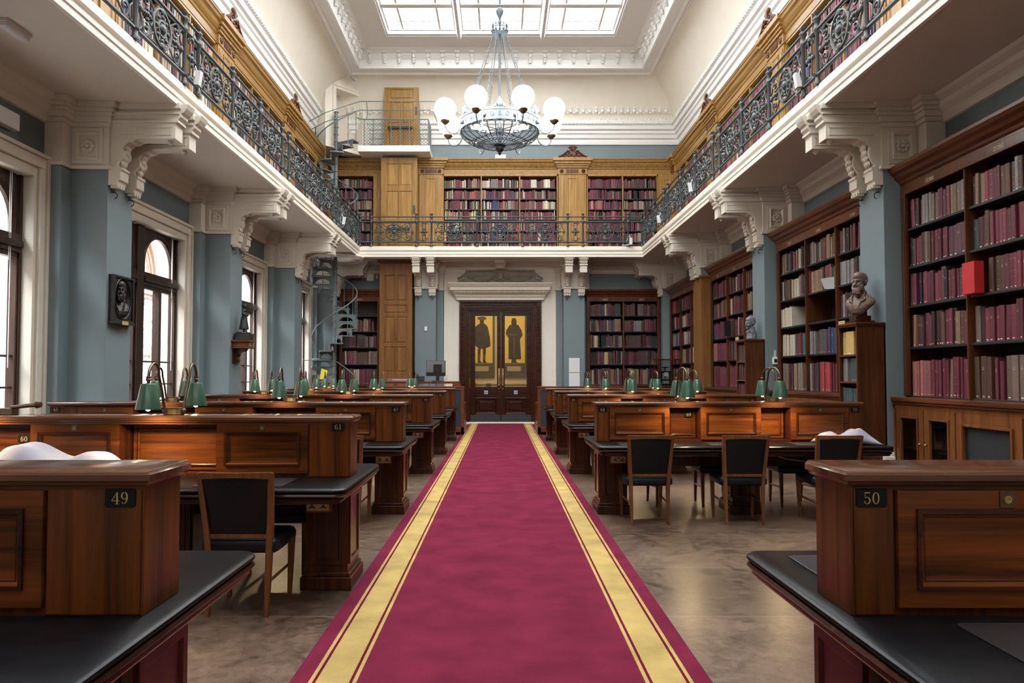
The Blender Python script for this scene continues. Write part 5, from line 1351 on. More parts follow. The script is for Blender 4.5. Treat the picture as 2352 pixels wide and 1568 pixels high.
# ------------------------------------------------------------------ folded cloth cushions on the desks
def cushion(label, x0,x1,y0,y1, z0, hf, loc):
    b=MB(); nx,ny=44,20; 
    def P(i,j):
        u,v=i/nx,j/ny
        e=min(1,(4*u)**.5 if u<.25 else 1,(4*(1-u))**.5 if u>.75 else 1)*min(1,(3*v)**.5 if v<.33 else 1,(3*(1-v))**.5 if v>.67 else 1)
        e=max(e,0)
        h=hf(u,v)*e
        sx=(1-.06*(1-e)); x=x0+(x1-x0)*u+.02*math.sin(9*v+3*u)*e; y=y0+(y1-y0)*v+.015*math.sin(11*u)
        h+=.007*e*math.sin(12*v+7*u+3*math.sin(5*u))+.004*e*math.sin(23*u-9*v)
        h+=.012*e*noise.noise(Vector((u*5,v*4,z0*7+x0)))
        return (x,y,z0+max(h,.0))
    i=b.V([P(k,j) for j in range(ny+1) for k in range(nx+1)]); w=nx+1
    b.F([(i+j*w+k,i+j*w+k+1,i+(j+1)*w+k+1,i+(j+1)*w+k) for j in range(ny) for k in range(nx)])
    per=[k for k in range(w)]+[j*w+nx for j in range(1,ny+1)]+[ny*w+k for k in range(nx-1,-1,-1)]+[j*w for j in range(ny-1,0,-1)]
    b.F([tuple(i+q for q in per[::-1])])
    o=b.build('book_cushion',M['cloth'],None,loc,smooth=75); tag(o,label,'cushion')
    md=o.modifiers.new('sub','SUBSURF'); md.levels=1; md.render_levels=1
g=lambda u,c,s: math.exp(-((u-c)/s)**2)
cushion('large pale lilac cloth book cushion slumped on desk 60 at the left edge',-3.62,-2.52,4.86,5.32,TZ+.002,lambda u,v:.17+.1*g(u,.36,.16)+.065*g(u,.83,.13)*(.7+.3*v)-.02*g(u,.58,.08),(-3.1,5.1,TZ))
cushion('small pale lilac cloth book cushion on desk 70 behind the third chair',3.36,4.0,7.75,8.12,TZ+.002,lambda u,v:.1+.05*g(u,.14,.16)+.06*g(u,.7,.22)-.02*g(u,.4,.08),(3.7,7.9,TZ))

# ------------------------------------------------------------------ sculpture
def remesh(o, v, it=4):
    m=o.modifiers.new('remesh','REMESH'); m.mode='VOXEL'; m.voxel_size=v; m.use_smooth_shade=True
    s=o.modifiers.new('smooth','SMOOTH'); s.factor=.5; s.iterations=it
def headparts(b, beard=True, hair=True):
    # local: x forward, y side, z up from the chin base; unit: metres, head about .27 tall
    B=b.ball
    B((-.015,0,.165),.098,.078,.095,16,12); B((.03,0,.12),.066,.062,.085,14,10); B((.02,0,.2),.075,.068,.06,12,8)
    B((.088,0,.15),.022,.05,.012,10,6)                       # brow
    B((.1,0,.118),.018,.013,.034,8,6); B((.114,0,.098),.016,.017,.014,8,6)   # nose
    for s in (-1,1):
        B((.068,s*.034,.1),.026,.024,.024,8,6)                # cheekbone
        B((.079,s*.028,.132),.0125,.015,.009,8,6)             # eye
        B((-.012,s*.079,.125),.02,.01,.03,8,6); B((-.004,s*.085,.14),.013,.008,.013,6,5)   # ear
        B((.1,s*.013,.078),.013,.016,.008,8,5)                # lips corner
    B((.098,0,.064),.012,.02,.008,8,5); B((.078,0,.04),.026,.028,.022,10,7)
    if beard:
        for s in (-1,1):
            B((.1,s*.02,.083),.018,.025,.012,8,6); B((.05,s*.05,.06),.035,.026,.05,10,7); B((.075,s*.03,.035),.034,.03,.04,10,7)
        B((.085,0,.02),.036,.04,.04,10,7); B((.08,0,-.012),.028,.03,.03,8,6)
        for k in range(22):
            a=R.uniform(-1.1,1.1); z=R.uniform(-.02,.065); B((.05+.06*math.cos(a),.055*math.sin(a),z),.013,.013,.02,6,4)
    if hair:
        for k in range(60):
            a=R.uniform(1.35,4.93); z=R.uniform(.09,.245); rr=.09*math.sqrt(max(0,1-((z-.165)/.1)**2)); B((-.018+rr*math.cos(a)*1.04,rr*.82*math.sin(a),z),.018,.014,.016,6,4)
        B((.0,0,.215),.085,.07,.05,12,8)
    B((-.02,0,.02),.055,.055,.09,12,8)
def mapper(origin, yaw, s=1.0, tilt=0):
    Mx=Matrix.Translation(Vector(origin)) @ Matrix.Rotation(yaw,4,'Z') @ Matrix.Rotation(tilt,4,'Y') @ Matrix.Scale(s,4)
    return lambda x,y,z: tuple(Mx @ Vector((x,y,z)))
# bearded bust
ox,oy=4.80,9.87; by=math.radians(180+38)
t=thing('portrait_bust','brown terracotta bust of a bearded man in a coat on a dark plinth','sculpture',(ox,oy,2.2))
b=MB(mapper((ox,oy,2.615),by,1.06)); headparts(b)
B=b.ball
def loft(b, rings, seg=20):
    i=None
    for x,z,rx,ry in rings:
        k=b.V([(x+rx*math.cos(2*pi*q/seg), ry*math.sin(2*pi*q/seg), z) for q in range(seg)])
        if i is None: b.F([tuple(range(k+seg-1,k-1,-1))])
        else: b.F([(i+q,i+(q+1)%seg,k+(q+1)%seg,k+q) for q in range(seg)])
        i=k
    b.F([tuple(range(i,i+seg))])
loft(b,[(.05,-.285,.03,.05),(.05,-.26,.055,.085),(.03,-.21,.085,.125),(.0,-.16,.105,.175),(-.02,-.115,.105,.19),(-.03,-.08,.095,.17),(-.035,-.05,.08,.12),(-.03,-.02,.065,.08),(-.025,.03,.058,.062)])
for s in (-1,1):
    b.tube([(-.01,s*.07,.0),(.05,s*.075,-.05),(.085,s*.06,-.12),(.1,s*.03,-.19),(.09,s*.012,-.25)],[.014,.022,.022,.018,.01],8,flat=.55)
    b.tube([(.055,s*.08,-.06),(.075,s*.105,-.085),(.088,s*.075,-.12)],.012,6)
    b.tube([(.02,s*.03,.0),(.07,s*.02,-.04),(.085,s*.0,-.06)],.014,6)
for k in range(3): B((.1,.012,-.2-.025*k),.01,.01,.008,6,4)
o=b.build('bust',M['terra'],t); remesh(o,.0055,3)
b=MB(); b.prism([(oy-.06,2.29),(oy+.06,2.29),(oy+.05,2.42),(oy-.05,2.42)],'x',ox-.04,ox+.07); b.box(ox-.1,ox+.1,oy-.1,oy+.1,2.235,2.3); b.box(ox-.13,ox+.13,oy-.13,oy+.13,2.215,2.235); b.box(ox-.15,ox+.15,oy-.15,oy+.15,2.2,2.215)
b.build('plinth',M['mahD'],t,bevel=.004)
b=MB(); b.box(4.605,4.615,9.9,10.08,2.2,2.245); o=b.build('name_plate',M['gilt'],None,(4.61,10.0,2.2)); tag(o,'small brass name plate before the bearded bust','plate')
# grey bald head
ox,oy=4.82,14.28
t=thing('head_sculpture','grey bald head sculpture with rough neck on the second small bookcase','sculpture',(ox,oy,2.2))
b=MB(mapper((ox,oy,2.385),math.radians(180+25),1.0)); headparts(b,False,False)
b.ball((-.02,0,.18),.1,.08,.1,14,10); b.lathe([(.09,-.185),(.1,-.16),(.085,-.08),(.07,0),(.06,.06)],-.03,0,0,14,sx=1.1)
for k in range(50):
    a=R.uniform(0,6.28); z=R.uniform(-.17,-.01); b.ball((-.03+.09*math.cos(a),.08*math.sin(a),z),.02,.02,.014,6,4)
o=b.build('head',M['greyst'],t); remesh(o,.0055,2)
b=MB(); b.box(4.6,4.61,14.32,14.5,2.2,2.26); o=b.build('name_plate',M['gilt'],None,(4.6,14.4,2.2)); tag(o,'small brass name plate before the grey head','plate')
# relief plaque on the nearest left pilaster
t=thing('relief_plaque','square dark bronze portrait relief with oval recess on the nearest left pilaster','relief',(XL,9.93,2.2))
T=TL(XL); y0,y1,z0,z1=9.66,10.2,2.22,2.84
b=MB(T); b.frame(y0,y1,z0,z1,.03,0,.075); b.box(y0-.01,y1+.01,z0-.03,z0,0,.085); b.build('frame',M['bronzeD'],t,bevel=.004)
b=MB(T); cy,cz=(y0+y1)/2,(z0+z1)/2+.01; n=40; ry,rz=.215,.275
pts=[]; 
i=b.V([(cy+ry*math.cos(2*pi*k/n),cz+rz*math.sin(2*pi*k/n),.05) for k in range(n)]+[(cy+ry*.9*math.cos(2*pi*k/n),cz+rz*.9*math.sin(2*pi*k/n),.012) for k in range(n)])
b.F([(i+k,i+(k+1)%n,i+n+(k+1)%n,i+n+k) for k in range(n)]); b.F([tuple(i+n+k for k in range(n))])
def sq(a):
    c,s=math.cos(a),math.sin(a); m=max(abs(c)/.24,abs(s)/.285); return (cy+c/m,cz-.01+s/m,.05)
j=b.V([sq(2*pi*k/n) for k in range(n)]); b.F([(i+k,i+(k+1)%n,j+(k+1)%n,j+k) for k in range(n)]); b.build('oval_ground',M['bronzeD'],t)
b=MB(T); b.tube([(cy+ry*math.cos(2*pi*k/n),cz+rz*math.sin(2*pi*k/n),.052) for k in range(n)],.012,6,closed=True); b.build('oval_rim',M['bronzeD'],t,smooth=50)
def rel(x,y,z):   # flattened relief, face turned towards the viewer
    a=.9; xx=x*math.cos(a)-y*math.sin(a); yy=x*math.sin(a)+y*math.cos(a)
    return (XL+.03+max(xx,-.02)*.75, cy-.02-yy*1.0, cz-.02+z)
b=MB(rel); headparts(b); loft(b,[(.03,-.24,.04,.06),(.02,-.2,.075,.11),(.0,-.15,.09,.14),(-.02,-.11,.09,.145),(-.03,-.07,.08,.12),(-.035,-.03,.065,.08),(-.025,.03,.055,.06)])
for s in (-1,1): b.tube([(-.01,s*.06,.0),(.05,s*.065,-.05),(.08,s*.045,-.12),(.085,s*.01,-.2)],[.012,.018,.018,.01],8,flat=.55)
o=b.build('portrait',M['bronzeD'],t); remesh(o,.005,2)
b=MB(T); b.box(cy-.08,cy+.08,z0-.035,z0+.015,.086,.094); b.build('name_plate',M['gilt'],t)
# statuette on its wall bracket, second left pilaster
Yb=14.3
t=thing('wall_bracket','mahogany scrolled wall bracket carrying the statuette on the second left pilaster','bracket',(XL,Yb,1.8)); T=TL(XL)
b=MB(T); b.box(Yb-.22,Yb+.22,2.15,2.19,0,.34); b.box(Yb-.19,Yb+.19,2.06,2.15,0,.29); b.box(Yb-.2,Yb+.2,2.03,2.06,0,.31); b.build('shelf',M['mahX'],t,bevel=.006)
b=MB(T); b.box(Yb-.16,Yb+.16,1.75,2.03,0,.025); pr=[(.02,1.78),(.06,1.76),(.075,1.8),(.06,1.86),(.1,1.93),(.2,1.97),(.25,2.03),(.02,2.03)]
i=b.V([(Yb-.07,z,d) for d,z in pr]+[(Yb+.07,z,d) for d,z in pr]); n=len(pr); b.F([(i+k,i+(k+1)%n,i+n+(k+1)%n,i+n+k) for k in range(n)]); b.F([tuple(range(i,i+n)),tuple(range(i+n,i+2*n))])
b.build('scroll',M['mahD'],t,bevel=.004)
b=MB(T); b.box(Yb-.08,Yb+.08,2.075,2.135,.29,.295); b.build('name_plate',M['gilt'],t)
t=thing('statuette','dark bronze statuette of a woman in a long skirt on a rough base','sculpture',(XL+.17,Yb,2.19))
b=MB(); b.box(XL+.03,XL+.31,Yb-.15,Yb+.15,2.19,2.32)
for k in range(14): b.ball((XL+.17+R.uniform(-.1,.1),Yb+R.uniform(-.11,.11),2.33),.05,.05,.025,6,4)
b.build('rocky_base',M['bronzeD'],t)
cx=XL+.17
b=MB(lambda x,y,z:(cx+x,Yb+y,2.34+z))
for s in (-1,1): b.tube([(s*.02,-.035*s,0),(s*.02,-.03*s,.09)],.018,7); b.ball((.03+s*.02,-.035*s,.008),.035,.018,.012,6,4)
b.lathe([(.001,.055),(.085,.06),(.09,.075),(.075,.17),(.055,.27),(.045,.33),(.001,.34)],0,0,0,16)
for k in range(9): a=k*.7; b.tube([(.085*math.cos(a),.085*math.sin(a),.06),(.045*math.cos(a),.045*math.sin(a),.31)],.011,5)
b.ball((0,0,.36),.045,.06,.055,10,8); b.ball((0,0,.42),.04,.07,.04,10,7); b.tube([(0,0,.43),(.005,0,.485)],.02,7)
b.ball((.01,0,.515),.035,.031,.042,12,9); b.ball((-.015,0,.525),.034,.034,.036,10,8); b.ball((-.04,0,.515),.018,.02,.018,7,5); b.ball((.045,0,.51),.009,.006,.009,6,4)
for s in (-1,1): b.tube([(0,s*.068,.425),(.0,s*.09,.36),(.045,s*.06,.33),(.075,s*.01,.34)],[.022,.018,.015,.012],7)
b.ball((.075,0,.34),.02,.025,.018,7,5)
o=b.build('figure',M['bronzeD'],t); remesh(o,.0045,2)

# ------------------------------------------------------------------ counter, screens and small fittings at the far end
def counter(s,label):
    t=thing('counter',label,'counter',(s*2.2,19.3,0)); x0,x1=sorted((s*.94,s*3.4))
    b=MB(); b.box(x0,x1,18.96,19.06,0,1.22); b.box(x0,x1,19.06,20.2,0,.8); b.build('body',M['bench'],t,bevel=.005)
    b=MB(TN(18.96)); b.frame(x0,x1,0,1.22,.08,0,.02); b.box(x0,x1,0,.2,0,.02); b.box(x0-.01,x1+.01,1.2,1.24,-.11,.03); b.build('frame',M['bench'],t,bevel=.004)
    b=MB(TN(18.96)); b.box(x0+.08,x1-.08,.2,1.14,0,.008); b.build('navy_panel',M['navy'],t)
    return t
counter(-1,'enquiry counter with navy panel left of the aisle end, computer on top'); counter(1,'low screen with navy panel right of the aisle end')
t=thing('raised_desk','raised brown back shelf of the enquiry counter','desk',(-1.9,19.9,.8))
b=MB(); b.box(-3.2,-1.25,19.75,20.35,.8,.84); b.box(-3.2,-1.25,19.75,20.35,1.3,1.36); b.build('top',M['bench'],t,bevel=.004)
for x in (-3.2,-2.25,-1.29): b=MB(); b.box(x,x+.04,19.75,20.35,.84,1.3); b.build('support',M['bench'],t)
b=MB(); b.hexa([(-1.25,19.75,1.0),(-1.02,19.75,1.0),(-1.02,20.35,1.0),(-1.25,20.35,1.0),(-1.25,19.75,1.36),(-1.12,19.75,1.36),(-1.12,20.35,1.36),(-1.25,20.35,1.36)]); b.build('end_slope',M['bench'],t)
t=thing('computer_monitor','grey backed computer monitor seen from behind on the enquiry counter','monitor',(-1.78,20.0,1.36))
b=MB(); b.box(-2.02,-1.5,20.05,20.08,1.5,1.92); b.box(-2.02,-1.5,20.0,20.05,1.5,1.6); b.build('screen_lower',M['black'],t)
b=MB(); b.box(-2.01,-1.51,20.03,20.06,1.6,1.91); b.box(-1.99,-1.53,20.025,20.03,1.62,1.89); b.build('screen_back',M['chrome'] if False else mat('monitor_silver',(.16,.165,.17),.4),t,bevel=.004)
b=MB(); b.box(-1.82,-1.6,19.97,20.03,1.5,1.82); b.box(-1.75,-1.66,19.95,20.0,1.38,1.75); b.box(-1.86,-1.56,19.85,20.12,1.36,1.38); b.build('stand',M['black'],t,bevel=.003)
t=thing('telephone','black desk telephone on the enquiry counter beside the monitor','telephone',(-2.17,20.0,1.36))
b=MB(); b.hexa([(-2.3,19.85,1.36),(-2.07,19.85,1.36),(-2.07,20.1,1.36),(-2.3,20.1,1.36),(-2.3,19.85,1.42),(-2.07,19.85,1.42),(-2.07,20.1,1.5),(-2.3,20.1,1.5)]); b.build('phone_body',M['black'],t,bevel=.004)
b=MB(); b.tube([(-2.27,19.84,1.45),(-2.27,19.95,1.5),(-2.26,20.1,1.53)],[.03,.018,.03],8); b.build('handset',M['black'],t,smooth=50)
b=MB(); b.tube([(-2.14,19.74,1.37),(-2.1,19.735,1.28),(-2.08,19.735,1.22)],.008,5); b.tube([(-1.93,19.74,1.24),(-1.85,19.73,1.33),(-1.75,19.73,1.365),(-1.66,19.73,1.28),(-1.5,19.73,1.24),(-1.45,19.73,1.35)],.009,5); o=b.build('red_cables',M['pipe'],None,(-1.9,19.8,1.25)); tag(o,'loose red cables hanging in front of the enquiry counter','cable')
b=MB(); b.tube([(-1.52,19.95,1.37),(-1.46,19.9,1.45),(-1.47,19.9,1.52),(-1.5,19.92,1.45),(-1.47,19.95,1.4)],.012,5); b.tube([(-1.44,19.9,1.38),(-1.42,19.9,1.53),(-1.46,19.9,1.54)],.01,5); o=b.build('cable_bundle',M['paper'],None,(-1.48,19.92,1.36)); tag(o,'tangle of white cables right of the monitor','cable')
b=MB(); b.hexa([(-3.05,19.8,1.36),(-2.35,19.8,1.36),(-2.35,20.0,1.36),(-3.05,20.0,1.36),(-3.05,19.88,1.44),(-2.35,19.88,1.44),(-2.35,19.92,1.44),(-3.05,19.92,1.44)]); o=b.build('desk_sign',M['figure2'] if False else mat('sign_plum',(.12,.03,.04),.5),None,(-2.7,19.9,1.36)); tag(o,'long low plum desk sign on the enquiry counter','sign')
b=MB(); 
for k in range(14): b.box(-2.9+k*.036,-2.875+k*.036,19.835+.0,19.84,1.395,1.412)
b.build('sign_marks',M['paper'],o)
for zz,w in ((1.62,'upper'),(1.16,'lower')):
    b=MB(TN(22.85)); b.box(2.1,2.43,zz,zz+.44,0,.012); o=b.build('white_board',M['plastic'],None,(2.27,22.84,zz)); tag(o,'%s of two plain white boards on the pilaster right of the door'%w,'board')
b=MB(TN(22.85)); b.box(-2.36,-2.28,2.9,3.03,0,.03); b.box(-2.34,-2.3,2.94,2.99,.03,.035); o=b.build('wall_sensor',M['plastic'],None,(-2.32,22.84,2.9),bevel=.004); tag(o,'small white sensor on the pilaster left of the door','sensor')
b=MB(TN(FW)); b.rr(-4.28,-4.04,4.52,4.76,.05,[(0,.0),(0,.03),(.01,.04),(.03,.045)]); b.v=[TN(FW)(-4.28+(x+4.28),y,n) if False else (x,y,z) for x,y,z in b.v]; b.box(-3.98,-3.92,4.6,4.72,0,.03); o=b.build('wireless_unit',M['plastic'],None,(-4.15,FW,4.5)); tag(o,'rounded white wireless unit on the dark end wall above the stair bookcase','device')
t=thing('wall_logger','white data logger with two short aerials on the second right pilaster','device',(5.18,14.0,1.7))
b=MB(TN(14.0)); b.box(5.13,5.24,1.72,1.86,0,.035); b.build('body',M['plastic'],t,bevel=.01)
b=MB(TN(14.0)); b.box(5.16,5.21,1.76,1.82,.035,.037); b.build('display',M['black'],t)
b=MB(TN(14.0)); b.tube([(5.17,1.86,.015),(5.17,1.99,.015)],.007,6); b.tube([(5.195,1.86,.015),(5.195,1.99,.015)],.007,6); b.build('aerials',M['paper'],t)
# light fittings under the gallery, boxes on the railing
def emlight(x,y,z,dx,dy,label):
    b=MB(); b.box(x-dx,x+dx,y-dy,y+dy,z-.03,z); b.rr(x-dx+.01,x+dx-.01,y-dy+.01,y+dy-.01,.02,[(0,z-.03),(0,z-.07),(.02,z-.085)]); o=b.build('emergency_light',M['plastic'],None,(x,y,z)); tag(o,label,'light')
emlight(-4.98,7.45,ZB,.06,.2,'white emergency light box on the soffit at the top left')
emlight(-.05,22.7,ZB,.16,.06,'white emergency light box on the soffit over the door')
b=MB(); b.tube([(-4.98,7.2,5.04),(-5.1,7.1,5.05),(-5.4,7.1,5.05)],.012,6); b.tube([(-5.5,7.9,5.0),(-5.6,8.0,4.8),(-5.7,8.1,4.7)],.015,6); o=b.build('red_cable',M['pipe'],None,(-5.2,7.1,5.0)); tag(o,'dark red cable clipped to the soffit by the top left light','cable')
b=MB(); b.box(WL,WL+.1,8.35,8.75,4.42,4.62); o=b.build('wall_heater',M['plastic'],None,(WL,8.55,4.5),bevel=.01); tag(o,'white box high on the dark wall over the nearest left window','box')
def railbox(x,y,z,s,label,rz=0):
    t=thing('rail_speaker',label,'speaker',(x,y,z))
    m=Matrix.Translation((x,y,z)) @ Matrix.Rotation(rz,4,'Z') @ Matrix.Rotation(s*.16,4,'Y')
    b=MB(lambda p,q,r:tuple(m@Vector((p,q,r)))); b.box(-.035,.035,-.042,.042,-.1,.1); b.build('case',M['plastic'],t,bevel=.006)
    b=MB(lambda p,q,r:tuple(m@Vector((p,q,r)))); b.box(-.03,.03,-.038,.038,-.11,-.1); b.build('foot',M['black'],t)
    b=MB(lambda p,q,r:tuple(m@Vector((p,q,r)))); b.tube([(-s*.03,0,.08),(-s*.08,.02,.17),(-s*.12,.08,.1),(-s*.1,.12,-.05)],.007,5); b.tube([(0,.05,-.1),(-s*.06,.25,-.12)],.01,5); b.build('cable',M['paper'],t)
railbox(-4.1,9.9,5.53,1,'white rail speaker on the left gallery railing, nearest'); railbox(-4.1,19.2,5.55,1,'white rail speaker far along the left gallery railing')
railbox(4.1,10.1,5.58,-1,'white rail speaker on the right gallery railing, nearest'); railbox(4.1,15.9,5.58,-1,'white rail speaker halfway along the right gallery railing'); railbox(4.1,19.1,5.57,-1,'white rail speaker far along the right gallery railing')
railbox(3.86,21.85,5.5,-1,'white rail speaker on the end railing near the right corner',pi/2)
b=MB(TN(23.4)); b.box(-.18,.16,8.42,8.56,0,.03); o=b.build('white_sign',M['plastic'],None,(0,23.37,8.4)); tag(o,'blank white sign on the blue frieze below the chandelier','sign')
b=MB(); b.box(-5.7,-5.6,15.6,15.85,8.4,8.6); o=b.build('frieze_light',M['plastic'],None,(-5.65,15.7,8.4),bevel=.015); tag(o,'white light box on the blue frieze between the left crests','light')
b=MB(); b.box(-5.5,-5.4,22.3,22.5,8.5,8.95); o=b.build('tall_white_box',M['greyp'],None,(-5.45,22.4,8.5),bevel=.01); tag(o,'tall pale box on the wall left of the cove doorway','box')
b=MB(); b.tube([(-4.55,22.3,10.66),(-4.45,22.2,10.5)],.06,8); b.ball((-4.43,22.18,10.5),.05); o=b.build('ceiling_camera',M['greyp'],None,(-4.5,22.25,10.6)); tag(o,'small round camera under the ceiling border above the doorway','camera')
# red box and white card among the shelved books
b=MB(); b.box(5.13,5.24,7.99,8.2,2.4,2.75); o=b.build('red_box',M['red'],None,(5.18,8.1,2.4),bevel=.004); tag(o,'bright red box jutting from the middle shelf of the nearest right bookcase','box')
b=MB(); b.hexa([(5.06,11.52,2.86),(5.2,11.5,2.86),(5.2,11.51,2.86),(5.06,11.53,2.86),(5.0,11.52,3.02),(5.2,11.5,3.05),(5.2,11.51,3.05),(5.0,11.53,3.02)]); o=b.build('white_card',M['paper'],None,(5.1,11.5,2.9)); tag(o,'tilted white card sticking out of the second right bookcase','card')
b=MB(); b.box(5.0,5.18,17.4,17.42,2.4,2.72) if False else b.box(5.06,5.2,16.7,16.78,2.4,2.75); o=b.build('black_box_file',M['black'],None,(5.13,16.74,2.4)); tag(o,'tall black box file jutting from the third right bookcase','file')
# glazed display case
t=thing('display_case','small glazed display case with a dark instrument in the far right corner','display case',(4.35,19.6,0))
b=MB(); b.box(4.0,4.7,19.3,19.9,0,1.2); b.box(3.97,4.73,19.27,19.93,1.2,1.25); b.build('stand',M['mahD'],t,bevel=.006)
b=MB()
for x in (4.0,4.68):
    for y in (19.3,19.88): b.box(x,x+.02,y,y+.02,1.25,1.93)
b.box(4.0,4.7,19.3,19.9,1.92,1.95); b.build('case_frame',M['mahD'],t)
b=MB(); b.box(4.01,4.69,19.305,19.31,1.25,1.92); b.box(4.005,4.01,19.31,19.89,1.25,1.92); b.build('case_glass',M['glassd'],t)
t=thing('instrument','small black press with levers inside the far right display case','instrument',(4.35,19.6,1.25))
b=MB(); b.box(4.2,4.5,19.5,19.7,1.25,1.3)
for x in (4.23,4.45): b.box(x,x+.03,19.55,19.6,1.3,1.6)
b.box(4.2,4.5,19.52,19.62,1.58,1.63); b.box(4.22,4.48,19.5,19.66,1.38,1.42); b.tube([(4.34,19.58,1.42),(4.34,19.58,1.75)],.015,6); b.tube([(4.25,19.58,1.73),(4.43,19.58,1.73)],.012,6); b.build('press_frame',M['black'],t)
b=MB(); b.box(4.3,4.4,19.49,19.5,1.5,1.6); b.build('card',M['paper'],t)
# cables under desk 70, radiator pipe by the window
b=MB(); b.tube([(2.95,8.1,.66),(3.1,8.1,.6),(3.4,8.12,.56),(3.7,8.12,.6),(3.9,8.1,.67)],.008,6); o=b.build('sagging_cable',M['greyp'],None,(3.4,8.1,.6)); tag(o,'thin grey cable sagging below the top of desk 70','cable')
b=MB(); b.box(WL+.2,WL+.36,10.9,13.4,0,1.06)
for k in range(26): b.box(WL+.19,WL+.37,10.92+k*.096,10.95+k*.096,.05,1.06)
b.box(WL+.17,WL+.4,10.75,13.5,1.06,1.12)
o=b.build('radiator',M['irond'],None,(WL+.2,12.2,.1),bevel=.004); tag(o,'dark radiator casing below the second left window','radiator')

# ------------------------------------------------------------------ chandelier
cx,cy=-.02,12.5
t=thing('chandelier','pale grey iron chandelier with eight lit globe lamps and a pierced bowl','chandelier',(cx,cy,5.3))
b=MB(); b.tube([(cx,cy,5.5),(cx,cy,11.3)],.02,10); b.lathe([(.02,-.1),(.03,-.06),(.06,0),(.065,.04),(.05,.08),(.03,.11),(.04,.13),(.02,.16)],cx,cy,7.72,14); b.lathe([(.03,0),(.03,.03),(.022,.05)],cx,cy,7.55,12); b.lathe([(.02,0),(.05,.03),(.055,.1),(.03,.16),(.022,.2)],cx,cy,5.62,12); b.build('rod',M['silver'],t,smooth=40)
b=MB(); RB=.666
b.lathe([(RB,5.66),(RB+.012,5.662),(RB+.012,5.69),(RB,5.695),(RB,5.82),(RB+.014,5.825),(RB+.014,5.845),(RB-.01,5.845),(RB-.012,5.66),(RB,5.66)],cx,cy,0,64,cap=False); b.build('band',M['silver'],t,smooth=40)
b=MB()
for k in range(48):
    a=2*pi*k/48; x,y=cx+RB*math.cos(a),cy+RB*math.sin(a)
    if k%8==4:
        b.ball((x,y,5.93),.05,.05,.07,8,6); b.ball((x,y,6.0),.02,.02,.035,6,4)
        for s in (-1,1): a2=a+s*.09; b.ball((cx+RB*math.cos(a2),cy+RB*math.sin(a2),5.89),.03,.03,.04,6,4)
    else: b.ball((x,y,5.855+.012*(k%2)),.028,.028,.024,6,4)
b.tube([(cx+RB*math.cos(w),cy+RB*math.sin(w),5.855) for w in [2*pi*e/48 for e in range(48)]],.012,5,closed=True); b.build('cresting',M['silver'],t,smooth=60)
b=MB()
for k in range(32):
    a=2*pi*k/32
    for q in range(3):
        b.tube([(cx+(RB+.014)*math.cos(a+.04*math.cos(w)*1.0),cy+(RB+.014)*math.sin(a+.04*math.cos(w)),5.757+.035*math.sin(w)) for w in [2*pi*e/8 for e in range(8)]],.006,4,closed=True); break
b.build('band_ornament',M['irond'] if False else M['silver'],t)
# bowl: meridian ribs, rings and arches
def bowl(f): # f 0 rim..1 centre
    a=f*pi/2; return RB*math.cos(a)**.9 if f<1 else .0, 5.66-.24*math.sin(a)**1.0
b=MB()
NR=30
for k in range(NR):
    a=2*pi*k/NR; pts=[]
    for q in range(9):
        f=q/8*.93; r,z=bowl(f); pts.append((cx+r*math.cos(a),cy+r*math.sin(a),z))
    b.tube(pts,[.009,.009,.009,.008,.007,.006,.005,.005,.004],5)
    r,z=bowl(.05); a2=a+pi/NR
    b.tube([(cx+(r-.0)*math.cos(a+pi/NR*(1-math.cos(w))),cy+r*math.sin(a+pi/NR*(1-math.cos(w))),z+.0-.035+.035*math.sin(w)) for w in [pi*e/6 for e in range(7)]],.007,4)
    b.ball((cx+bowl(.03)[0]*math.cos(a),cy+bowl(.03)[0]*math.sin(a),bowl(.03)[1]),.02,.02,.014,6,4)
for f in (.0,.3,.5,.65,.8):
    r,z=bowl(f)
    if f in (0,): b.tube([(cx+r*math.cos(w),cy+r*math.sin(w),z) for w in [2*pi*e/48 for e in range(48)]],.014,6,closed=True)
b.build('bowl_ribs',M['iron'],t,smooth=60)
b=MB()
for f in (.55,.7):
    r,z=bowl(f)
    for k in range(36):
        a=2*pi*(k+.5)/36; b.tube([(cx+(r+.025*math.sin(w))*math.cos(a+.05*math.cos(w)/max(r,.2)*.6),cy+(r+.025*math.sin(w))*math.sin(a+.05*math.cos(w)/max(r,.2)*.6),z-.0+.01*math.sin(w)) for w in [2*pi*e/7 for e in range(7)]],.006,4,closed=True)
for k in range(8):
    a=2*pi*k/8; b.tube([(cx,cy,5.7),(cx+RB*math.cos(a),cy+RB*math.sin(a),5.68)],.008,5)
b.build('bowl_tracery',M['iron'],t)
b=MB(); b.lathe([(.1,5.45),(.105,5.43),(.07,5.4),(.075,5.36),(.05,5.33),(.03,5.315),(.02,5.305),(.03,5.295),(.015,5.27),(.001,5.26)],cx,cy,0,16); b.build('finial',M['irond'],t,smooth=40)
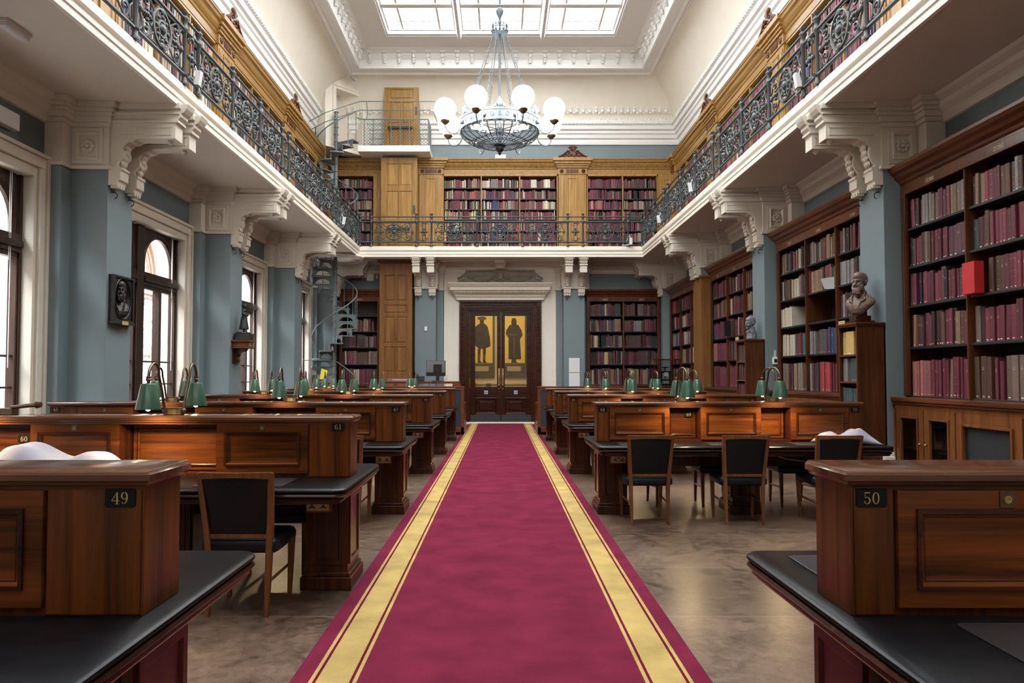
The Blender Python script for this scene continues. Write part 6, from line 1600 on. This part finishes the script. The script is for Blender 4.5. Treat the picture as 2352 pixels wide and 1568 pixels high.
# crown and suspension
b=MB()
for z in (7.46,7.36): b.tube([(cx+.13*math.cos(w),cy+.13*math.sin(w),z) for w in [2*pi*e/28 for e in range(28)]],.01,6,closed=True)
b.lathe([(.03,7.36),(.12,7.35),(.13,7.37),(.1,7.38),(.03,7.4)],cx,cy,0,20)
for k in range(12):
    a=2*pi*k/12; x,y=cx+.13*math.cos(a),cy+.13*math.sin(a)
    b.tube([(x,y,7.36),(x,y,7.54)],[.006,.004],5); b.ball((x,y,7.5),.014,.014,.03,6,4); b.ball((x,y,7.41),.024,.024,.03,6,4)
b.build('crown',M['silver'],t,smooth=50)
for k in range(8):
    a=2*pi*k/8+pi/8; ca,sa=math.cos(a),math.sin(a)
    b=MB(); b.tube([(cx+.12*ca,cy+.12*sa,7.33),(cx+.16*ca,cy+.16*sa,7.2),(cx+.36*ca,cy+.36*sa,6.64),(cx+.39*ca,cy+.39*sa,6.6),(cx+.36*ca,cy+.36*sa,6.57)],.0065,6)
    for q in range(7):
        f=q/6; r=.37+.1*f; z=6.56-.22*f
        b.tube([(cx+(r+.02*math.cos(w)*(q%2))*ca-.02*math.cos(w)*(1-q%2)*sa,cy+(r+.02*math.cos(w)*(q%2))*sa+.02*math.cos(w)*(1-q%2)*ca,z+.026*math.sin(w)) for w in [2*pi*e/8 for e in range(8)]],.005,4,closed=True)
    b.tube([(cx+.47*ca,cy+.47*sa,6.33),(cx+.645*ca,cy+.645*sa,5.86)],.0065,6)
    b.build('hanging_chain',M['silver'],t,smooth=50)
for k in range(8):
    a=2*pi*k/8+pi/8; ca,sa=math.cos(a),math.sin(a); RG=.978
    b=MB(); pts=[(cx+RB*ca,cy+RB*sa,5.76),(cx+(RB+.05)*ca,cy+(RB+.05)*sa,5.74)]
    for q in range(11):
        w=pi*q/10; r=(RB+.05+RG)/2-((RG-RB-.05)/2)*math.cos(w); pts.append((cx+r*ca,cy+r*sa,5.66-.13*math.sin(w)))
    pts.append((cx+RG*ca,cy+RG*sa,5.7)); b.tube(pts,.011,7); b.ball((cx+(RB+.02)*ca,cy+(RB+.02)*sa,5.75),.04,.04,.04,8,6); b.build('arm',M['silver'],t,smooth=50)
    b=MB(); x,y=cx+RG*ca,cy+RG*sa; b.lathe([(.01,5.66),(.035,5.67),(.05,5.69),(.07,5.705),(.078,5.72),(.078,5.735),(.06,5.75),(.06,5.765),(.04,5.77)],x,y,0,16); cu=b.build('globe_cup',M['bronze'],t,smooth=40)
    b=MB(); b.ball((x,y,5.925),.183,.183,.183,24,16); b.build('globe',M['globe'],cu,smooth=180)

# ------------------------------------------------------------------ books: the nearest ones one by one, the rest together
f_=1700.0
import collections
_row=collections.defaultdict(list)
for r in BOOKS:
    if isinstance(r['where'],tuple): _row[r['where']].append(r)
for w_,l_ in _row.items():
    sg_=-1 if abs(l_[0]['T'](1,0,0)[1]-1)<1e-6 else 1
    for k_,r in enumerate(sorted(l_,key=lambda q:sg_*q['a'])): r['k']=k_+1
def metric(r):
    p=r['T'](r['a']+r['t']/2,r['z']+r['h']/2,0); q0=r['T'](r['a'],0,0); q1=r['T'](r['a']+r['t'],0,0)
    if p[1] < 2: return -1
    u=lambda q:1150.5+f_*q[0]/q[1]
    w=abs(u(q1)-u(q0)); h=f_*r['h']/p[1]; uc=u(p); v=863.5-(p[2]-1.5)*f_/p[1]
    if not(0<uc<2352 and 0<v<1568) or r['where'] in ('gal','cup'): return -1
    wn=r['where'][0]
    if wn=='the second right bookcase' and uc>1977: return -1
    if wn=='the third right bookcase' and uc>1731: return -1
    if 'under' in wn and r['z']<1.2 and 'bearded' not in wn: return -1
    return w*h
ms=sorted(range(len(BOOKS)),key=lambda k:-metric(BOOKS[k]))
ind=[k for k in ms[:300] if metric(BOOKS[k])>0]
inds=set(ind)
BAY={1:[''],2:['left bay','right bay'],3:['left bay','middle bay','right bay']}
for k in sorted(ind):
    r=BOOKS[k]; b=MB(); add_book(b,r,True)
    wn,bi,nb,si=r['where']; loc=r['T'](r['a']+r['t']/2,r['z'],.0)
    o=b.build('book',M['book'],None,loc,smooth=35,recalc=False)
    bay=BAY[nb][bi]
    if r['name']=='yellow': r['name']='thick yellow' if r['t']>.17 else 'thin yellow'
    lab='%s book, %s from the left, %s shelf%s %s'%(r['name'],ORD[r['k']],ORD[si+1],' '+bay+' of' if bay else ' of',wn)
    tag(o,lab,'book','books on the right wall shelves')
bb=MB()
for k,r in enumerate(BOOKS):
    if k not in inds: add_book(bb,r,False)
bb.T=None
o=bb.build('shelved_books',M['book'],None,(0,0,0),recalc=False); tag(o,'all the more distant maroon and brown books on the far and gallery shelves','books',None,'stuff')

# ------------------------------------------------------------------ light, camera, render look
w=bpy.data.worlds.new('sky'); sc.world=w; w.use_nodes=True
bg=w.node_tree.nodes['Background']; bg.inputs['Color'].default_value=(.86,.93,1,1); bg.inputs['Strength'].default_value=3.0
def area(x,y,z,sx,sy,e,rot,col=(1,1,1),portal=False):
    L=bpy.data.lights.new('light_area','AREA'); L.shape='RECTANGLE'; L.size=sx; L.size_y=sy; L.energy=e; L.color=col
    if portal: L.cycles.is_portal=True
    o=bpy.data.objects.new('light_area',L); C.objects.link(o); o.location=(x,y,z); o.rotation_euler=rot; return o
# overcast sky over the courtyard, then added fill lamps
area(-9.3,12,9.6,4.5,30,14000,(0,-math.radians(48),0),(.86,.93,1))
area(-6.7,24,9.4,2.5,48,22000,(0,math.radians(42),0),(.86,.93,1))  # added lamp aimed at the facade to brighten it
area(0,-3.1,7.6,9,3.5,190,(pi/2-.25,0,0),(1,.97,.93))  # unseen frontal fill added behind the viewer, no window modelled there
# corridor lamp
area(0,25.2,4.4,3,2,80,(0,0,0),(1,.86,.6))
cam=bpy.data.cameras.new('camera'); co_=bpy.data.objects.new('camera',cam); C.objects.link(co_)
cam.sensor_width=36; cam.lens=36*1700/2352; cam.shift_x=(1176-1150.5)/2352; cam.shift_y=(803.5-784)/2352
co_.location=(0,0,1.5); co_.rotation_euler=(pi/2+math.atan(60/1700),0,0); cam.clip_start=.05; cam.clip_end=200
sc.camera=co_
sc.view_settings.view_transform='Standard'; sc.view_settings.look='None'; sc.view_settings.exposure=0.1
cy_=sc.cycles
cy_.use_denoising=True; cy_.max_bounces=6; cy_.diffuse_bounces=4; cy_.glossy_bounces=3; cy_.transmission_bounces=4; cy_.transparent_max_bounces=12
cy_.sample_clamp_indirect=4; cy_.caustics_reflective=False; cy_.caustics_refractive=False; cy_.use_adaptive_sampling=True; cy_.adaptive_threshold=.05; cy_.time_limit=950; cy_.use_auto_tile=False
